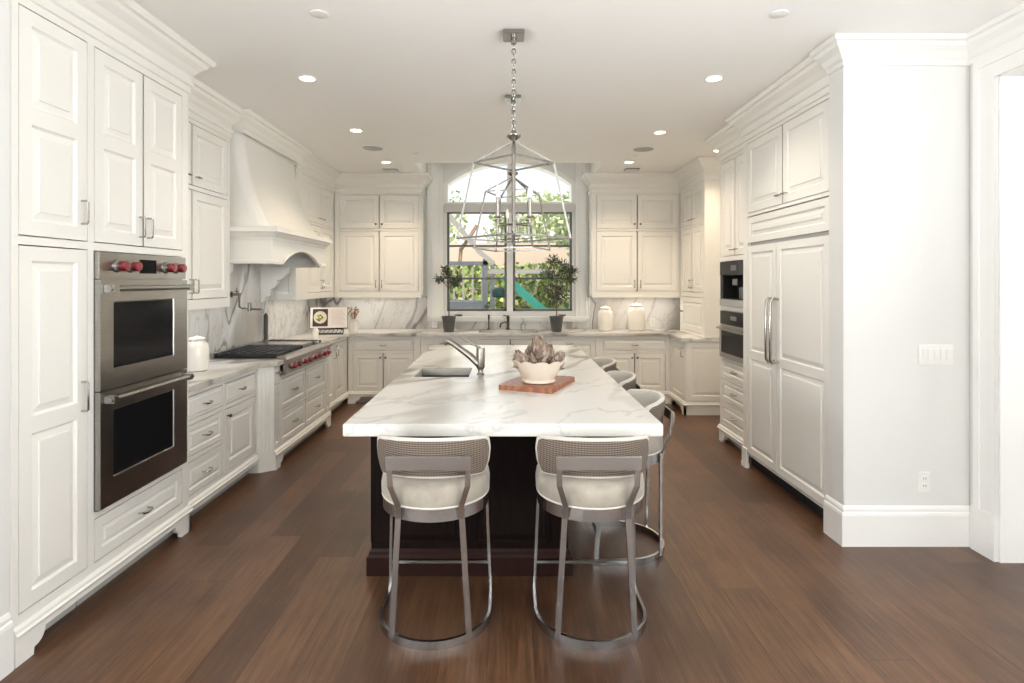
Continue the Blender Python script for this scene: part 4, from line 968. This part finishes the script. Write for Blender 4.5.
def page(x0, x1, dome):
    k = 10; vs = []; 
    for i in range(k + 1):
        u = i / k; x = x0 + (x1 - x0) * u; y = -.012 - dome * math.sin(PI * (u if x0 < x1 else u)) ** .8
        vs += [(x, y, .0), (x, y, .265), (x, .0, .265), (x, .0, 0)]
    fs = [(4 * i + a, 4 * i + (a + 1) % 4, 4 * i + 4 + (a + 1) % 4, 4 * i + 4 + a) for i in range(k) for a in range(4)] + [(0, 1, 2, 3), tuple(4 * k + a for a in range(4))]
    return MB().addf(vs, fs)
PAGE = mat('book_paper', (.76, .72, .68), .7)
onbook(page(-.225, 0, .006)).build('page_block', PAGE, cb); onbook(page(0, .225, .006)).build('page_block', PAGE, cb)
onbook(MB().box(-.232, 0, -.005, .232, .006, .27)).build('cover', mat('cover_black', (.03, .03, .03), .5), cb)
ph = onbook(MB().box(-.195, -.0215, .02, -.012, -.0185, .245)).build('food_photo', mat('photo_dark', (.03, .022, .018), .5), cb)
Mx2 = Matrix.Rotation(R(90), 3, 'X')
onbook(MB().lathe([(.078, 0), (.080, .003), (.02, .0035)], 28, (-.104, -.0215, .135), Mx2)).build('plate_image', mat('photo_plate', (.62, .55, .45), .6), ph)
rd = random.Random(3)
for i in range(16):
    a = rd.uniform(0, 2 * PI); r = rd.uniform(0, .055); cx, cz = -.104 + r * math.cos(a), .135 + r * .7 * math.sin(a)
    mm = mat('photo_green', (.22, .30, .06), .6) if i % 3 else mat('photo_pale', (.62, .62, .40), .6)
    if i % 5 == 0: mm = mat('photo_brown', (.12, .07, .03), .6)
    onbook(MB().lathe([(.016, 0), (.013, .003), (.002, .004)], 10, (cx, -.0248 - i * .0001, cz), Mx2)).build('food_patch', mm, ph)
m = MB()
for k in range(13): m.box(.025, -.0205, .035 + k * .016, .20 - (k % 4) * .012, -.0195, .038 + k * .016)
onbook(m).build('printed_lines', mat('print_grey', (.52, .42, .40), .7), cb)
# cream pitcher with dried flowers
pt = thing('pitcher', 'white ceramic pitcher with handle on the worktop beside the cookbook', 'pitcher', (-2.02, 7.52, .92), 0)
MB().lathe([(.050, 0), (.058, .01), (.060, .06), (.048, .12), (.040, .155), (.046, .18), (.042, .18), (.036, .155), (.043, .12), (.01, .03)], 24).build('body', CERAM, pt)
MB().tube([(.042, 0, .165), (.075, 0, .172), (.09, 0, .14), (.08, 0, .09), (.057, 0, .06)], .007, 8).build('handle', CERAM, pt)
m = MB(); rd = random.Random(8)
for i in range(26):
    a = rd.uniform(0, 2 * PI); r = rd.uniform(.02, .085); z = rd.uniform(.22, .33)
    m.tube([(0, 0, .13), (r * .5 * math.cos(a), r * .5 * math.sin(a), z * .75), (r * math.cos(a), r * math.sin(a), z)], .0018, 4)
    m.lathe([(.002, -.008), (.012, 0), (.010, .01), (.002, .014)], 6, (r * math.cos(a), r * math.sin(a), z))
tag(m.build('dried_flowers', mat('dried_flower_rust', (.33, .19, .10), .8), None, (-2.02, 7.52, .92)), 'bunch of rust and grey dried flowers standing in the white pitcher', 'dried flowers')

# ------------------------------------------------------------------ garden beyond the window
GR = mat('garden_grass', (.09, .15, .04), .9)
n, l, b = nodes(GR); v = mapping(n, l); l.new(ramp(n, l, noise(n, l, v, 6, 5), [(.3, (.05, .10, .02)), (.7, (.15, .20, .07))]), b.inputs['Base Color'])
struct('ground', MB().box(-14, 8.3, -.3, 14, 40, -.12), GR)
HEDGE = mat('sunlit_hedge_leaves', (.15, .25, .05), .7)
n, l, b = nodes(HEDGE); oi = n.new('ShaderNodeNewGeometry')
l.new(ramp(n, l, oi.outputs['Random Per Island'], [(0, (.10, .19, .03)), (.5, (.30, .42, .09)), (.85, (.58, .62, .20)), (1, (.7, .6, .3))]), b.inputs['Base Color'])
PALE = mat('pale_tree_leaves', (.35, .42, .2), .7)
n, l, b = nodes(PALE); oi = n.new('ShaderNodeNewGeometry')
l.new(ramp(n, l, oi.outputs['Random Per Island'], [(0, (.40, .48, .22)), (1, (.75, .78, .52))]), b.inputs['Base Color'])
def leafmass(name, m_, bounds, count, size, seed, ell=None):
    rd = random.Random(seed); m = MB(); x0, x1, y0_, y1_, z0_, z1_ = bounds
    for i in range(count):
        if ell:
            d = Vector((rd.gauss(0, 1), rd.gauss(0, 1), rd.gauss(0, 1))).normalized() * rd.uniform(.5, 1)
            c = Vector(((x0 + x1) / 2 + d.x * (x1 - x0) / 2, (y0_ + y1_) / 2 + d.y * (y1_ - y0_) / 2, (z0_ + z1_) / 2 + d.z * (z1_ - z0_) / 2))
        else: c = Vector((rd.uniform(x0, x1), rd.uniform(y0_, y1_), rd.uniform(z0_, z1_ - .25 * rd.random())))
        a = Vector((rd.uniform(-1, 1), rd.uniform(-1, 1), rd.uniform(-1, 1))).normalized(); s2 = a.cross(Vector((rd.uniform(-1, 1), rd.uniform(-1, 1), rd.uniform(-1, 1)))).normalized()
        L_ = size * rd.uniform(.6, 1.3); p, q = a * L_, s2 * L_ * .6
        m.addf([tuple(c - p), tuple(c + q), tuple(c + p), tuple(c - q)], [(0, 1, 2, 3)])
    return m.build(name, m_, fix=False)
hg = leafmass('hedge', HEDGE, (-5, 5, 15.0, 16.0, 0, 2.15), 9000, .10, 1)
tag(hg, 'sunlit yellow-green hedge across the garden behind the play set', 'hedge', kind='stuff')
tag(MB().box(-6, 16.5, -.12, 6, 16.65, 2.7).build('garden_wall', mat('pale_stucco', (.62, .50, .40), .9)), 'pale stucco garden wall behind the hedge', 'wall', kind='structure')
for (x, y, r, h, lb, sd_) in ((2.6, 14.2, 1.5, 3.3, 'pale green garden tree behind the green slide', 4), (-3.4, 19, 2.2, 4.0, 'pale garden tree beyond the stucco wall, on the play tower side', 6), (1.2, 20, 2.0, 3.6, 'pale garden tree beyond the stucco wall, behind the slide', 7)):
    t = thing('garden_tree', lb, 'tree', (0, 0, 0), 0, 'garden trees')
    c_ = leafmass('crown', PALE, (x - r, x + r, y - r * .6, y + r * .6, h - r * .9, h + r * .6), 2600, .11, sd_, True); c_.parent = t
    MB().tube([(x, y, -.12), (x + .1, y, h * .5), (x - .05, y, h)], [.12, .09, .05], 8).build('trunk', BARK, t)
# play set
PW = mat('weathered_play_wood', (.34, .31, .29), .7); PWD = mat('painted_play_beam', (.13, .14, .16), .6)
SLD = mat('teal_slide_plastic', (.02, .24, .18), .35)
ps = thing('play_tower', 'weathered wooden play tower in the garden outside the window', 'play set', (0, 0, 0))
py = 11.6
for x, y in ((-.42, py), (-.30, py + 1.0), (-1.75, py), (-1.75, py + 1.0)):
    MB().box(x - .05, y - .05, -.12, x + .05, y + .05, 2.05).build('post', PWD if x > -1 else PW, ps)
MB().box(-1.8, py - .06, 1.0, -.42, py + 1.05, 1.18).build('deck', PWD, ps)
MB().box(-1.8, py - .05, 1.92, -.38, py, 2.0).build('rail', PWD, ps)
m = MB()
for k in range(7): m.box(-1.65 + k * .19, py - .03, 1.22, -1.61 + k * .19, py - .01, 1.92)
m.build('railing_slats', PW, ps)
MB().box(-.40, py - .02, 1.75, .95, py + .06, 1.84).build('swing_beam', PW, ps)
m = flatbar([(-1.25, py, 3.05), (-.55, py, 2.2), (-.25, py, 1.95)], .16, .10, (0, 1, 0)); m.build('roof_beam', PW, ps)
m = flatbar([(-1.25, py + .02, 3.05), (-1.9, py + .02, 2.2)], .16, .10, (0, 1, 0)); m.build('roof_beam', PW, ps)
MB().tube([(-.95, py + .1, 1.9), (-.93, py + .1, 2.25), (-.75, py + .1, 2.5), (-.6, py + .1, 2.75)], .04, 8).build('curved_brace', mat('tan_branch', (.35, .22, .14), .7), ps)
sl = thing('slide', 'teal plastic slide sloping down from the play tower outside', 'slide', (0, 0, 0))
flatbar([(-.05, py - .25, 1.62), (.75, py - .30, .92), (1.5, py - .35, .30)], .5, .03, (0, 1, 0)).build('chute', SLD, sl)
for yy in (-.52, -.02): flatbar([(-.05, py + yy, 1.70), (.75, py + yy - .05, 1.0), (1.5, py + yy - .1, .38)], .05, .16, (0, 1, 0)).build('side_wall', SLD, sl)
MB().lathe([(.12, -.05), (.15, 0), (.15, .10), (.10, .14), (.02, .16)], 18, (-.13, py - .3, 1.32)).build('hood', mat('dark_teal_plastic', (.01, .06, .055), .4), ps)
